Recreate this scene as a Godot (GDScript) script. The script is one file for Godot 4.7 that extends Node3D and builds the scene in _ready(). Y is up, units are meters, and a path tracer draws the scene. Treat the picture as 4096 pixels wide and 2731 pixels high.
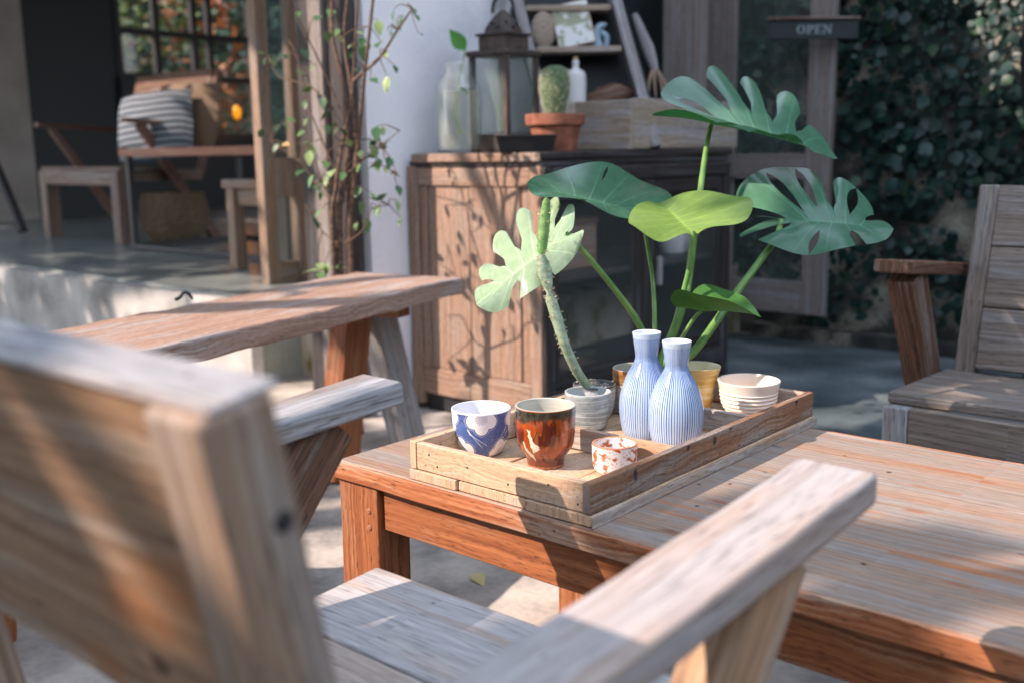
extends Node3D
# A terrace corner: coffee table with a tray of cups, an armchair close to the lens, a glazed cabinet and a monstera behind.

class MB:
	var v := PackedVector3Array()
	var n := PackedVector3Array()
	var u := PackedVector2Array()
	var c := PackedColorArray()
	var idx := PackedInt32Array()
	func p(pos: Vector3, nor: Vector3, uv := Vector2.ZERO, col := Color.WHITE) -> int:
		v.append(pos); n.append(nor); u.append(uv); c.append(col)
		return v.size() - 1
	func tri(a: int, b: int, d: int) -> void:
		var g := (v[b] - v[a]).cross(v[d] - v[a])
		if g.dot(n[a] + n[b] + n[d]) > 0.0:
			idx.append_array(PackedInt32Array([a, d, b]))
		else:
			idx.append_array(PackedInt32Array([a, b, d]))
	func quad(a: int, b: int, d: int, e: int) -> void:
		tri(a, b, d); tri(a, d, e)
	func flat(a: Vector3, b: Vector3, d: Vector3, e: Vector3, out: Vector3, s := 1.0) -> void:
		var g := (b - a).cross(d - a).normalized()
		if g.dot(out) < 0.0: g = -g
		var l1 := a.distance_to(b) * s
		var l2 := b.distance_to(d) * s
		quad(p(a, g, Vector2(0, 0)), p(b, g, Vector2(l1, 0)), p(d, g, Vector2(l1, l2)), p(e, g, Vector2(0, l2)))
	func box(lo: Vector3, hi: Vector3) -> void:
		for ax in 3:
			for sgn in 2:
				var q: Array[Vector3] = []
				for k in 4:
					var w := Vector3.ZERO
					w[ax] = hi[ax] if sgn else lo[ax]
					w[(ax + 1) % 3] = hi[(ax + 1) % 3] if k in [1, 2] else lo[(ax + 1) % 3]
					w[(ax + 2) % 3] = hi[(ax + 2) % 3] if k in [2, 3] else lo[(ax + 2) % 3]
					q.append(w)
				var o := Vector3.ZERO
				o[ax] = 1.0 if sgn else -1.0
				flat(q[0], q[1], q[2], q[3], o)
	func mesh() -> ArrayMesh:
		var a := []
		a.resize(Mesh.ARRAY_MAX)
		a[Mesh.ARRAY_VERTEX] = v; a[Mesh.ARRAY_NORMAL] = n; a[Mesh.ARRAY_TEX_UV] = u; a[Mesh.ARRAY_COLOR] = c; a[Mesh.ARRAY_INDEX] = idx
		var m := ArrayMesh.new()
		m.add_surface_from_arrays(Mesh.PRIMITIVE_TRIANGLES, a)
		return m

var used := {}
var gx := {}
var ctx := Transform3D.IDENTITY
var rng := RandomNumberGenerator.new()
var jn := FastNoiseLite.new()
var mats := {}
const SUN := Vector3(-0.43, 0.62, 0.67)

# ---------------------------------------------------------------- naming
func numbered(called: String) -> String:
	if not used.has(called):
		used[called] = 0
		return called
	used[called] += 1
	return "%s_%03d" % [called, used[called]]

func tag(o: Node3D, label: String, category := "", group := "", kind := "") -> Node3D:
	if label: o.set_meta("label", label)
	if category: o.set_meta("category", category)
	if group: o.set_meta("group", group)
	if kind: o.set_meta("kind", kind)
	return o

func thing(called: String, label: String, category: String, at := Vector3.ZERO, group := "") -> Node3D:
	var o := Node3D.new()
	o.name = numbered(called)
	add_child(o)
	o.position = at
	gx[o] = o.transform
	tag(o, label, category, group)
	return o

func put(called: String, m: Mesh, mat: Material, parent: Node3D, t := Transform3D.IDENTITY) -> MeshInstance3D:
	var o := MeshInstance3D.new()
	o.mesh = m
	o.material_override = mat
	var world := ctx * t
	var pw: Transform3D = gx.get(parent, Transform3D.IDENTITY)
	o.transform = pw.affine_inverse() * world
	gx[o] = world
	if parent == self:
		o.name = numbered(called)
		add_child(o)
	else:
		o.name = called
		parent.add_child(o, true)
		if str(o.name) != called:
			var k := 1
			while parent.has_node("%s_%03d" % [called, k]): k += 1
			o.name = "%s_%03d" % [called, k]
	return o

# ---------------------------------------------------------------- shapes
func section(W: float, T: float, r: float) -> Array:
	var out := []
	var per := 0.0
	var last := Vector2.ZERO
	for k in 4:
		var cy: float = [T / 2 - r, T / 2 - r, -T / 2 + r, -T / 2 + r][k]
		var cz: float = [-W / 2 + r, W / 2 - r, W / 2 - r, -W / 2 + r][k]
		var a0: float = [PI, PI / 2, 0.0, -PI / 2][k]
		for j in 3:
			var a := a0 - j * PI / 4
			var q := Vector2(cy + r * sin(a), cz + r * cos(a))
			if out.size(): per += q.distance_to(last)
			last = q
			out.append([q.x, q.y, sin(a), cos(a), per])
	var f: Array = out[0].duplicate()
	f[4] = per + last.distance_to(Vector2(f[0], f[1]))
	out.append(f)
	return out

func plank(L: float, W: float, T: float, r := 0.003, jit := 0.0, sd := 0.0, taper := 1.0, wave := 0.0) -> ArrayMesh:
	r = minf(r, minf(W, T) * 0.45)
	var sec := section(W, T, r)
	var b := MB.new()
	var N := 1 if jit == 0.0 and wave == 0.0 else maxi(3, int(L / 0.025))
	var xs := [[-L / 2, 0.6 * r], [-L / 2 + 0.35 * r, 0.15 * r]]
	for i in N + 1: xs.append([-L / 2 + r + (L - 2 * r) * i / N, 0.0])
	xs.append([L / 2 - 0.35 * r, 0.15 * r]); xs.append([L / 2, 0.6 * r])
	var uo := Vector2(fposmod(sd * 0.377, 1.0), fposmod(sd * 0.213, 1.0))
	var rows := []
	for q in xs:
		var row := []
		var f: float = lerpf(1.0, taper, q[0] / L + 0.5)
		for k in sec.size():
			var s: Array = sec[k]
			var g: int = k % 12
			var y: float = s[0] * f
			var z: float = s[1] * f
			var sy := maxf(0.0, 1.0 - q[1] / (T / 2))
			var sz := maxf(0.0, 1.0 - q[1] / (W / 2))
			if jit > 0.0 or wave > 0.0:
				y += jit * jn.get_noise_3d(q[0] * 900.0, g / 3 * 320.0 + sd * 77.0, 0.0)
				z += jit * jn.get_noise_3d(q[0] * 900.0, g / 3 * 320.0 + sd * 77.0, 500.0)
				z += wave * jn.get_noise_3d(q[0] * 160.0, sd * 31.0 + (200.0 if s[1] > 0 else 0.0), 900.0)
			var endn: float = 0.0 if q[1] == 0.0 else (0.5 if q[1] < 0.3 * r else 0.85)
			var nor := Vector3(signf(q[0]) * endn, s[2] * (1 - endn * 0.5), s[3] * (1 - endn * 0.5)).normalized()
			row.append(b.p(Vector3(q[0], y * sy, z * sz), nor, Vector2(q[0] + uo.x, s[4] + uo.y)))
		rows.append(row)
	for i in rows.size() - 1:
		for k in sec.size() - 1:
			b.quad(rows[i][k], rows[i + 1][k], rows[i + 1][k + 1], rows[i][k + 1])
	for e in 2:
		var row: Array = rows[0] if e == 0 else rows[-1]
		var nx := Vector3(-1 if e == 0 else 1, 0, 0)
		var ctr := b.p(Vector3(xs[0][0] if e == 0 else xs[-1][0], 0, 0), nx, uo + Vector2(0.02, W * 0.3))
		var ring := []
		for k in row: ring.append(b.p(b.v[k], nx, uo + Vector2(b.v[k].y * 0.6, b.v[k].z * 1.2 + W * 0.3)))
		for k in ring.size() - 1: b.tri(ctr, ring[k], ring[k + 1])
	return b.mesh()

func frame_of(a: Vector3, b: Vector3, up := Vector3.UP) -> Transform3D:
	var x := (b - a).normalized()
	if absf(x.dot(up.normalized())) > 0.98: up = Vector3(0, 0, 1) if absf(x.z) < 0.9 else Vector3(1, 0, 0)
	var z := x.cross(up).normalized()
	var y := z.cross(x)
	return Transform3D(Basis(x, y, z), (a + b) / 2)

# a board from a to b; W across, T along `up`
func board(parent: Node3D, called: String, mat: Material, a: Vector3, b: Vector3, W: float, T: float, o := {}) -> MeshInstance3D:
	var sd: float = o.get("seed", rng.randf() * 100.0)
	var m := plank(a.distance_to(b), W, T, o.get("r", 0.003), o.get("jit", 0.0), sd, o.get("taper", 1.0), o.get("wave", 0.0))
	return put(called, m, mat, parent, frame_of(a, b, o.get("up", Vector3.UP)))

# an axis-aligned beam that fills lo..hi, grain along its longest side
func beam(parent: Node3D, called: String, mat: Material, lo: Vector3, hi: Vector3, o := {}) -> MeshInstance3D:
	var d := hi - lo
	var c := (lo + hi) / 2
	var ax: int = o.get("axis", d.max_axis_index())
	var h := Vector3.ZERO
	h[ax] = d[ax] / 2
	var up := Vector3.UP
	var W := 0.0
	var T := 0.0
	if ax == 1:
		up = Vector3(0, 0, 1); T = d.z; W = d.x
	elif ax == 0:
		T = d.y; W = d.z
	else:
		T = d.y; W = d.x
	o["up"] = up
	return board(parent, called, mat, c - h, c + h, W, T, o)

func lathe(prof: Array, seg := 64, wob := 0.0, sd := 0.0) -> ArrayMesh:
	var b := MB.new()
	var ns := []
	for i in prof.size():
		var a: Vector2 = prof[maxi(i - 1, 0)]
		var d: Vector2 = prof[mini(i + 1, prof.size() - 1)]
		var t := (d - a).normalized()
		ns.append(Vector2(t.y, -t.x))
	var ymin := 1e9
	var ymax := -1e9
	for q in prof:
		ymin = minf(ymin, q.y); ymax = maxf(ymax, q.y)
	var rows := []
	for i in prof.size():
		var row := []
		for k in seg + 1:
			var a := TAU * k / seg
			var q: Vector2 = prof[i]
			var w := 1.0 + wob * jn.get_noise_3d(cos(a) * 60.0 + sd * 50.0, sin(a) * 60.0, q.y * 220.0)
			row.append(b.p(Vector3(cos(a) * q.x * w, q.y, sin(a) * q.x * w), Vector3(cos(a) * ns[i].x, ns[i].y, sin(a) * ns[i].x).normalized(), Vector2(1.0 - float(k) / seg, 1.0 - (q.y - ymin) / (ymax - ymin))))
		rows.append(row)
	for i in rows.size() - 1:
		for k in seg:
			b.quad(rows[i][k], rows[i + 1][k], rows[i + 1][k + 1], rows[i][k + 1])
	return b.mesh()

func smooth_prof(pts: Array, steps := 6) -> Array:
	var out := []
	for i in pts.size() - 1:
		var p0: Vector2 = pts[maxi(i - 1, 0)]
		var p3: Vector2 = pts[mini(i + 2, pts.size() - 1)]
		var a: Vector2 = pts[i]
		var d: Vector2 = pts[i + 1]
		for k in steps: out.append(a.cubic_interpolate(d, p0, p3, float(k) / steps))
	out.append(pts[-1])
	return out

# closed pot: outer profile from foot to rim (radius, height), wall thickness, ribs
func pot_mesh(outer: Array, wall: float, seg := 64, wob := 0.0, sd := 0.0, rib := 0.0, nrib := 0.0, rib_lo := 0.0, rib_hi := 1.0) -> Array:
	var o := smooth_prof(outer, 10)
	var H: float = o[-1].y
	if rib > 0.0:
		var fine := smooth_prof(o, 4)
		for i in fine.size():
			var h: float = fine[i].y / H
			if h > rib_lo and h < rib_hi: fine[i].x += rib * sin(h * nrib * TAU)
		o = fine
	var R: float = o[-1].x
	var bot := [Vector2(0.0001, 0.001), Vector2(o[0].x * 0.8, 0.001), Vector2(o[0].x * 0.86, 0.0), Vector2(o[0].x * 0.97, 0.0)]
	bot.append_array(o)
	bot.append(Vector2(R - wall * 0.12, H + wall * 0.3))
	var inn := [Vector2(R - wall * 0.12, H + wall * 0.3), Vector2(R - wall * 0.5, H + wall * 0.42), Vector2(R - wall * 0.88, H + wall * 0.3)]
	for i in range(o.size() - 1, 0, -maxi(1, o.size() / 24)):
		if o[i].y > 0.012: inn.append(Vector2(maxf(o[i].x - wall, 0.003), o[i].y))
	inn.append(Vector2(inn[-1].x * 0.75, 0.009)); inn.append(Vector2(0.0001, 0.008))
	return [lathe(bot, seg, wob, sd), lathe(inn, seg, wob, sd)]

func tube(pts: Array, radii: Array, sides := 8, round_end := true) -> ArrayMesh:
	var b := MB.new()
	var P := []
	var R := []
	for i in pts.size() - 1:
		var p0: Vector3 = pts[maxi(i - 1, 0)]
		var p3: Vector3 = pts[mini(i + 2, pts.size() - 1)]
		for k in 5:
			P.append(pts[i].cubic_interpolate(pts[i + 1], p0, p3, k / 5.0)); R.append(lerpf(radii[i], radii[i + 1], k / 5.0))
	P.append(pts[-1]); R.append(radii[-1])
	if round_end:
		var dd: Vector3 = (P[-1] - P[-2]).normalized()
		P.append(P[-1] + dd * R[-1] * 0.7); R.append(R[-1] * 0.6)
		P.append(P[-1] + dd * R[-1] * 0.5); R.append(0.0001)
	var x := Vector3(0.3, 0.2, 0.9)
	var rows := []
	var run := 0.0
	for i in P.size():
		var t: Vector3 = (P[mini(i + 1, P.size() - 1)] - P[maxi(i - 1, 0)]).normalized()
		x = (x - t * x.dot(t)).normalized()
		var y := t.cross(x)
		if i: run += P[i].distance_to(P[i - 1])
		var row := []
		for k in sides + 1:
			var a := TAU * k / sides
			var nr := x * cos(a) + y * sin(a)
			row.append(b.p(P[i] + nr * R[i], nr, Vector2(run, float(k) / sides * 0.1)))
		rows.append(row)
	for i in rows.size() - 1:
		for k in sides: b.quad(rows[i][k], rows[i + 1][k], rows[i + 1][k + 1], rows[i][k + 1])
	return b.mesh()

func ball(r: Vector3, noise := 0.0, sd := 0.0, nu := 24, nv := 14) -> ArrayMesh:
	var b := MB.new()
	var rows := []
	for j in nv + 1:
		var row := []
		for i in nu + 1:
			var a := TAU * i / nu
			var e := -PI / 2 + PI * j / nv
			var d := Vector3(cos(a) * cos(e), sin(e), sin(a) * cos(e))
			var w := 1.0 + noise * jn.get_noise_3d(d.x * 90 + sd * 40, d.y * 90, d.z * 90)
			row.append(b.p(d * r * w, (d / r).normalized(), Vector2(float(i) / nu, 1.0 - float(j) / nv)))
		rows.append(row)
	for j in nv:
		for i in nu: b.quad(rows[j][i], rows[j + 1][i], rows[j + 1][i + 1], rows[j][i + 1])
	return b.mesh()

func leaf_mesh(L := 1.0, W := 0.55, fold := 0.12, curl := 0.2) -> ArrayMesh:
	var b := MB.new()
	var rows := []
	for i in 6:
		var t := i / 5.0
		var w: float = W * 0.5 * [0.05, 0.75, 1.0, 0.82, 0.45, 0.02][i]
		var y := -curl * t * t * L * 0.5
		var row := []
		for k in [-1, 0, 1]:
			row.append(b.p(Vector3(k * w, y + fold * absf(k) * w, t * L), Vector3(-k * fold, 1, curl * t).normalized(), Vector2(k * 0.5 + 0.5, t)))
		rows.append(row)
	for i in 5:
		for k in 2: b.quad(rows[i][k], rows[i + 1][k], rows[i + 1][k + 1], rows[i][k + 1])
	return b.mesh()

# ---------------------------------------------------------------- textures
func noise_bytes(w: int, h: int, freq: float, sd: int, oct := 4, to_w := 0, to_h := 0, kind := FastNoiseLite.TYPE_SIMPLEX_SMOOTH, gain := 0.5) -> PackedByteArray:
	var n := FastNoiseLite.new()
	n.noise_type = kind
	n.seed = sd
	n.frequency = freq
	n.fractal_octaves = oct
	n.fractal_gain = gain
	var im := n.get_seamless_image(w, h, false, false, 0.15)
	if im.get_format() != Image.FORMAT_L8: im.convert(Image.FORMAT_L8)
	if to_w: im.resize(to_w, to_h, Image.INTERPOLATE_CUBIC)
	return im.get_data()

func lut(stops: Array) -> Array:
	var g := Gradient.new()
	var off := PackedFloat32Array()
	var col := PackedColorArray()
	for s in stops:
		off.append(s[0]); col.append(s[1])
	g.offsets = off; g.colors = col
	var r := PackedInt32Array(); var gg := PackedInt32Array(); var bb := PackedInt32Array()
	for i in 256:
		var c := g.sample(i / 255.0)
		r.append(int(c.r * 255)); gg.append(int(c.g * 255)); bb.append(int(c.b * 255))
	return [r, gg, bb]

# wood: a = colours of the sound wood (dark, mid, light), g = colours of weathered wood, share of weathered (0..1), pores etc.
func wood(o: Dictionary) -> StandardMaterial3D:
	var W: int = o.get("w", 512)
	var H: int = o.get("h", 256)
	var sd: int = o.get("seed", 1)
	var st := noise_bytes(maxi(12, W / o.get("stretch", 56)), H, o.get("freq", 0.10), sd, 5, W, H, FastNoiseLite.TYPE_SIMPLEX_SMOOTH, 0.68)
	var wp := noise_bytes(W / 4, H / 4, 0.02, sd + 5, 2, W, H)
	var pt := noise_bytes(W / o.get("pstretch", 6), H, o.get("pfreq", 0.014), sd + 9, 5, W, H)
	var fi := noise_bytes(W / 10, H, 0.40, sd + 13, 2, W, H)
	var A := lut([[0.0, o.a[0]], [0.5, o.a[1]], [1.0, o.a[2]]])
	var B := lut([[0.0, o.g[0]], [0.5, o.g[1]], [1.0, o.g[2]]])
	var share: float = o.get("share", 0.5)
	var soft: float = o.get("soft", 0.18)
	var mw := PackedInt32Array()
	for i in 256: mw.append(int(256 * smoothstep(1 - share - soft, 1 - share + soft, i / 255.0)))
	var amp: int = int(o.get("amp", 40) * 0.24)
	var pore: int = o.get("pore", 70) - 6
	var fine: int = o.get("fine", 26)
	var pdark: int = o.get("pdark", 150)
	var pk := int((256 - pdark) * 0.9)
	var saw: float = o.get("saw", 0.0)
	var out := PackedByteArray(); out.resize(W * H * 3)
	var hg := PackedByteArray(); hg.resize(W * H)
	var Ar: PackedInt32Array = A[0]; var Ag: PackedInt32Array = A[1]; var Ab: PackedInt32Array = A[2]
	var Br: PackedInt32Array = B[0]; var Bg: PackedInt32Array = B[1]; var Bb: PackedInt32Array = B[2]
	var hm := H - 1
	for y in H:
		var row := y * W
		for x in W:
			var k := row + x
			var s := st[((y + (((wp[k] - 128) * amp) >> 7)) & hm) * W + x]
			var m := mw[(pt[k] * 3 + s) >> 2]
			var f := fi[k]
			var d := 256 + (((f - 128) * fine) >> 7)
			var hv := s
			if f < pore:
				d = maxi(d - ((pore - f) * pk >> 5), 120); hv = s - (s * (pore - f) >> 6)
				if hv < 0: hv = 0
			if saw > 0.0:
				var sv := sin(x * saw + y * saw * 0.28 + wp[k] * 0.05)
				if sv > 0.72 and pt[k] > 112:
					d = d * 243 >> 8
			out[k * 3] = ((Ar[s] * (256 - m) + Br[s] * m) >> 8) * d >> 8
			out[k * 3 + 1] = ((Ag[s] * (256 - m) + Bg[s] * m) >> 8) * d >> 8
			out[k * 3 + 2] = ((Ab[s] * (256 - m) + Bb[s] * m) >> 8) * d >> 8
			hg[k] = hv
	for q in o.get("stamps", []):   # [u, v, ru, rv, colour, strength]
		for y in range(maxi(0, int((q[1] - q[3] * 1.5) * H)), mini(H, int((q[1] + q[3] * 1.5) * H) + 1)):
			for x in range(maxi(0, int((q[0] - q[2] * 1.5) * W)), mini(W, int((q[0] + q[2] * 1.5) * W) + 1)):
				var k := y * W + x
				var e: float = Vector2((x / float(W) - q[0]) / q[2], (y / float(H) - q[1]) / q[3]).length() + (fi[k] - 128) * 0.004
				var f: float = q[5] * (1 - smoothstep(0.45, 1.15, e))
				var cc: Color = q[4]
				out[k * 3] = int(lerpf(out[k * 3], cc.r * 255, f)); out[k * 3 + 1] = int(lerpf(out[k * 3 + 1], cc.g * 255, f)); out[k * 3 + 2] = int(lerpf(out[k * 3 + 2], cc.b * 255, f))
				hg[k] = int(hg[k] * (1 - f * 0.6))
	var m3 := StandardMaterial3D.new()
	m3.albedo_texture = ImageTexture.create_from_image(Image.create_from_data(W, H, false, Image.FORMAT_RGB8, out))
	m3.heightmap_enabled = true
	m3.heightmap_texture = ImageTexture.create_from_image(Image.create_from_data(W, H, false, Image.FORMAT_L8, hg))
	m3.heightmap_scale = o.get("relief", 0.05) * 0.55
	m3.roughness = o.get("rough", 0.72)
	m3.metallic_specular = o.get("spec", 0.4)
	m3.uv1_scale = Vector3(1.0 / o.get("lx", 1.0), 1.0 / o.get("ly", 0.25), 1)
	return m3

func C(r: int, g: int, b: int) -> Color:
	return Color8(r, g, b)

func plain(col: Color, rough := 0.6, spec := 0.5) -> StandardMaterial3D:
	var m := StandardMaterial3D.new()
	m.albedo_color = col
	m.roughness = rough
	m.metallic_specular = spec
	return m

# blotchy stone or plaster, mapped in world space
func mottled(stops: Array, sd: int, freq: float, scale: float, rough := 0.85, relief := 0.3, size := 512) -> StandardMaterial3D:
	var n1 := noise_bytes(size, size, freq, sd, 6)
	var n2 := noise_bytes(size, size, 0.15, sd + 3, 3)
	var L := lut(stops)
	var out := PackedByteArray(); out.resize(size * size * 3)
	var hg := PackedByteArray(); hg.resize(size * size)
	for k in size * size:
		var s := clampi(n1[k] + ((n2[k] - 128) >> 2), 0, 255)
		out[k * 3] = L[0][s]; out[k * 3 + 1] = L[1][s]; out[k * 3 + 2] = L[2][s]
		hg[k] = (n1[k] + n2[k]) >> 1
	var m := StandardMaterial3D.new()
	m.albedo_texture = ImageTexture.create_from_image(Image.create_from_data(size, size, false, Image.FORMAT_RGB8, out))
	m.heightmap_enabled = true
	m.heightmap_texture = ImageTexture.create_from_image(Image.create_from_data(size, size, false, Image.FORMAT_L8, hg))
	m.heightmap_scale = relief
	m.roughness = rough
	m.uv1_triplanar = true
	m.uv1_world_triplanar = true
	m.uv1_scale = Vector3.ONE * scale
	return m

func tex_mat(im: Image, rough := 0.25, spec := 0.5) -> StandardMaterial3D:
	var m := StandardMaterial3D.new()
	m.albedo_texture = ImageTexture.create_from_image(im)
	m.roughness = rough
	m.metallic_specular = spec
	return m

func glass(tint: Color, alpha := 0.06) -> StandardMaterial3D:
	var m := StandardMaterial3D.new()
	m.transparency = BaseMaterial3D.TRANSPARENCY_ALPHA
	m.albedo_color = Color(tint.r, tint.g, tint.b, alpha)
	m.roughness = 0.03
	return m

func foliage(col: Color, back: Color, rough := 0.45) -> StandardMaterial3D:
	var m := plain(col, rough, 0.45)
	m.backlight_enabled = true
	m.backlight = back
	m.vertex_color_use_as_albedo = true
	return m

# ---------------------------------------------------------------- pottery prints
func canvas(W: int, H: int, col: Color) -> Image:
	var im := Image.create(W, H, false, Image.FORMAT_RGB8)
	im.fill(col)
	return im

func line_on(im: Image, a: Vector2, b: Vector2, r: float, col: Color) -> void:
	var n := int(a.distance_to(b) * 1.6) + 1
	for i in n + 1:
		var q := a.lerp(b, float(i) / n)
		for y in range(int(q.y - r - 1), int(q.y + r + 2)):
			for x in range(int(q.x - r - 1), int(q.x + r + 2)):
				if y < 0 or y >= im.get_height(): continue
				var f := clampf(r + 0.5 - Vector2(x, y).distance_to(q), 0, 1)
				if f > 0:
					var xx := posmod(x, im.get_width())
					im.set_pixel(xx, y, im.get_pixel(xx, y).lerp(col, f))

func floral_print() -> Image:
	var W := 1024
	var H := 256
	var im := canvas(W, H, C(96, 112, 168))
	var n1 := noise_bytes(W, H, 0.012, 41, 4)
	var n2 := noise_bytes(W, H, 0.11, 42, 2)
	for y in H:
		for x in W:
			var a := n1[y * W + x] / 255.0
			var col := C(70, 98, 162).lerp(C(112, 134, 184), a)
			if n2[y * W + x] > 150 and n1[y * W + x] > 90: col = C(24, 40, 98)
			if y < 6: col = C(232, 234, 240)
			elif y < 10: col = C(40, 58, 120)
			im.set_pixel(x, y, col)
	var flowers := [[0.5, 0.10, 0.0], [0.365, 0.88, 0.5], [0.64, 0.92, 0.3], [0.27, 0.12, 0.9], [0.74, 0.16, 0.2], [0.05, 0.1, 0.0], [0.16, 0.9, 0.4], [0.87, 0.85, 0.1], [0.95, 0.3, 0.7]]
	for f in flowers:
		var c := Vector2(f[0] * W, f[1] * H)
		for y in range(maxi(6, int(c.y - 105)), mini(H, int(c.y + 105))):
			for x in range(int(c.x - 105), int(c.x + 105)):
				var q := Vector2(x, y) - c
				var d := 1e9
				for k in 5:
					var an: float = f[2] + PI / 2 + TAU * k / 5
					d = minf(d, q.distance_to(Vector2(cos(an), sin(an)) * 50.0) - 41.0)
				d = minf(d, q.length() - 40.0)
				if d > 6.5: continue
				var col := C(225, 222, 220).lerp(C(236, 236, 238), clampf(q.length() / 60, 0, 1))
				if d > 4.0: col = C(214, 220, 236)
				elif d > -1.5: col = C(26, 40, 104)
				var an2 := q.angle()
				if q.length() < 34.0 and q.length() > 5.0 and absf(sin(an2 * 6.5)) < 0.22 + 2.4 / q.length(): col = C(44, 58, 122)
				im.set_pixel(posmod(x, W), y, col)
	for s in [[0.42, 0.34, 0.5, 0.72], [0.43, 0.42, 0.53, 0.68], [0.66, 0.35, 0.57, 0.78], [0.68, 0.42, 0.56, 0.84], [0.33, 0.5, 0.3, 0.75], [0.78, 0.45, 0.7, 0.8], [0.1, 0.5, 0.2, 0.72], [0.98, 0.6, 0.92, 0.9]]:
		line_on(im, Vector2(s[0] * W, s[1] * H), Vector2(s[2] * W, s[3] * H), 1.2, C(214, 220, 236))
		line_on(im, Vector2(s[0] * W, s[1] * H), Vector2(lerpf(s[0], s[2], 0.16) * W, lerpf(s[1], s[3], 0.16) * H), 3.0, C(226, 230, 240))
	return im

func stripe_print(lines: int, sd: int) -> Image:
	var W := 1600
	var H := 256
	var im := canvas(W, H, C(172, 192, 210))
	var r := RandomNumberGenerator.new()
	r.seed = sd
	var n := noise_bytes(W, H, 0.02, sd, 3)
	var per := float(W) / lines
	for L in lines:
		var x0 := (L + 0.5) * per + r.randf_range(-1.2, 1.2)
		var wd := r.randf_range(0.8, 1.25)
		for y in range(14, H):
			var v := y / float(H)
			var neck := exp(-pow((v - 0.30) / 0.13, 2.0))
			var hw := (3.9 + 2.4 * neck) * wd
			var st: float = lerpf(0.72, 0.95, n[y * W + clampi(int(x0), 0, W - 1)] / 255.0)
			for x in range(int(x0 - hw - 2), int(x0 + hw + 3)):
				var f := clampf(hw + 0.5 - absf(x - x0), 0, 1) * st
				var xx := posmod(x, W)
				im.set_pixel(xx, y, im.get_pixel(xx, y).lerp(C(40, 72, 150), f))
	for y in range(40, 130):
		for x in range(W):
			var v := y / float(H)
			var w := 0.10 * exp(-pow((v - 0.31) / 0.06, 2.0))
			im.set_pixel(x, y, im.get_pixel(x, y).lerp(C(70, 96, 168), w))
	return im

func glaze_print() -> Image:
	var W := 768
	var H := 256
	var im := canvas(W, H, C(140, 60, 22))
	var n1 := noise_bytes(W, H / 2, 0.008, 51, 4, W, H)
	var n2 := noise_bytes(W, H, 0.03, 52, 4)
	var n3 := noise_bytes(W, 64, 0.02, 53, 3, W, H)
	for y in H:
		for x in W:
			var k := y * W + x
			var a := n1[k] / 255.0
			var b := n3[k] / 255.0
			var v := y / float(H)
			var col := C(84, 34, 20).lerp(C(150, 66, 24), smoothstep(0.35, 0.6, a))
			col = col.lerp(C(176, 86, 34), smoothstep(0.5, 0.62, b) * (1 - v) * 0.8)
			if b > 0.56 and v > 0.35 and v < 0.75: col = col.lerp(C(150, 92, 66), 0.5)
			var top := 0.11 + 0.09 * (n2[k] / 255.0 - 0.4) + 0.07 * smoothstep(0.5, 0.7, a)
			col = col.lerp(C(34, 30, 24).lerp(C(74, 72, 52), n2[k] / 255.0), 1.0 - smoothstep(top - 0.02, top + 0.05, v))
			if v < 0.012: col = C(150, 86, 44)
			if v > 0.8: col = col.lerp(C(88, 40, 28), 0.7)
			if v > 0.955: col = C(170, 112, 74).lerp(C(132, 74, 44), n2[k] / 255.0)
			im.set_pixel(x, y, col)
	for poly in [[Vector2(.395, .3), Vector2(.41, .32), Vector2(.425, .47), Vector2(.47, .6), Vector2(.455, .66), Vector2(.42, .7), Vector2(.412, .55)], [Vector2(.36, .52), Vector2(.37, .53), Vector2(.385, .66), Vector2(.415, .74), Vector2(.415, .87), Vector2(.39, .78), Vector2(.37, .66)]]:
		var pp := PackedVector2Array(poly)
		for y in H:
			for x in range(int(.33 * W), int(.5 * W)):
				var q := Vector2((x + (n2[y * W + x] - 128) * 0.05) / W, y / float(H))
				if Geometry2D.is_point_in_polygon(q, pp): im.set_pixel(x, y, C(214, 206, 184))
	for s in [[.435, .47, .455, .33], [.46, .6, .5, .58], [.64, .5, .66, .7], [.66, .7, .65, .8]]:
		line_on(im, Vector2(s[0] * W, s[1] * H), Vector2(s[2] * W, s[3] * H), 1.0, C(50, 26, 16))
	return im

func speckle_print() -> Image:
	var W := 640
	var H := 200
	var im := canvas(W, H, C(226, 218, 212))
	var n1 := noise_bytes(W, H, 0.014, 61, 4)
	for y in H:
		for x in W:
			var a := n1[y * W + x] / 255.0
			im.set_pixel(x, y, C(228, 222, 220).lerp(C(176, 92, 52), smoothstep(0.56, 0.74, a)))
	var r := RandomNumberGenerator.new()
	r.seed = 5
	for i in 900: 
		var q := Vector2(r.randf() * W, r.randf() * H)
		line_on(im, q, q, r.randf_range(0.5, 1.7), C(86, 38, 24))
	for x in W:
		for y in 7: im.set_pixel(x, y, C(196, 128, 92))
	return im

func band_print(stops: Array, streak: Array, sd: int, amount: float) -> Image:
	var W := 512
	var H := 256
	var im := canvas(W, H, Color.WHITE)
	var g := Gradient.new()
	var off := PackedFloat32Array(); var col := PackedColorArray()
	for s in stops: off.append(s[0]); col.append(s[1])
	g.offsets = off; g.colors = col
	var n := noise_bytes(32, H, 0.05, sd, 4, W, H)
	var n2 := noise_bytes(W, H, 0.03, sd + 1, 4)
	for y in H:
		for x in W:
			var k := y * W + x
			var c := g.sample(y / float(H) + (n2[k] / 255.0 - 0.5) * 0.05)
			im.set_pixel(x, y, c.lerp(streak[0], amount * smoothstep(0.5, 0.75, n[k] / 255.0)).lerp(streak[1], amount * 0.5 * smoothstep(0.55, 0.8, n2[k] / 255.0)))
	return im

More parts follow.
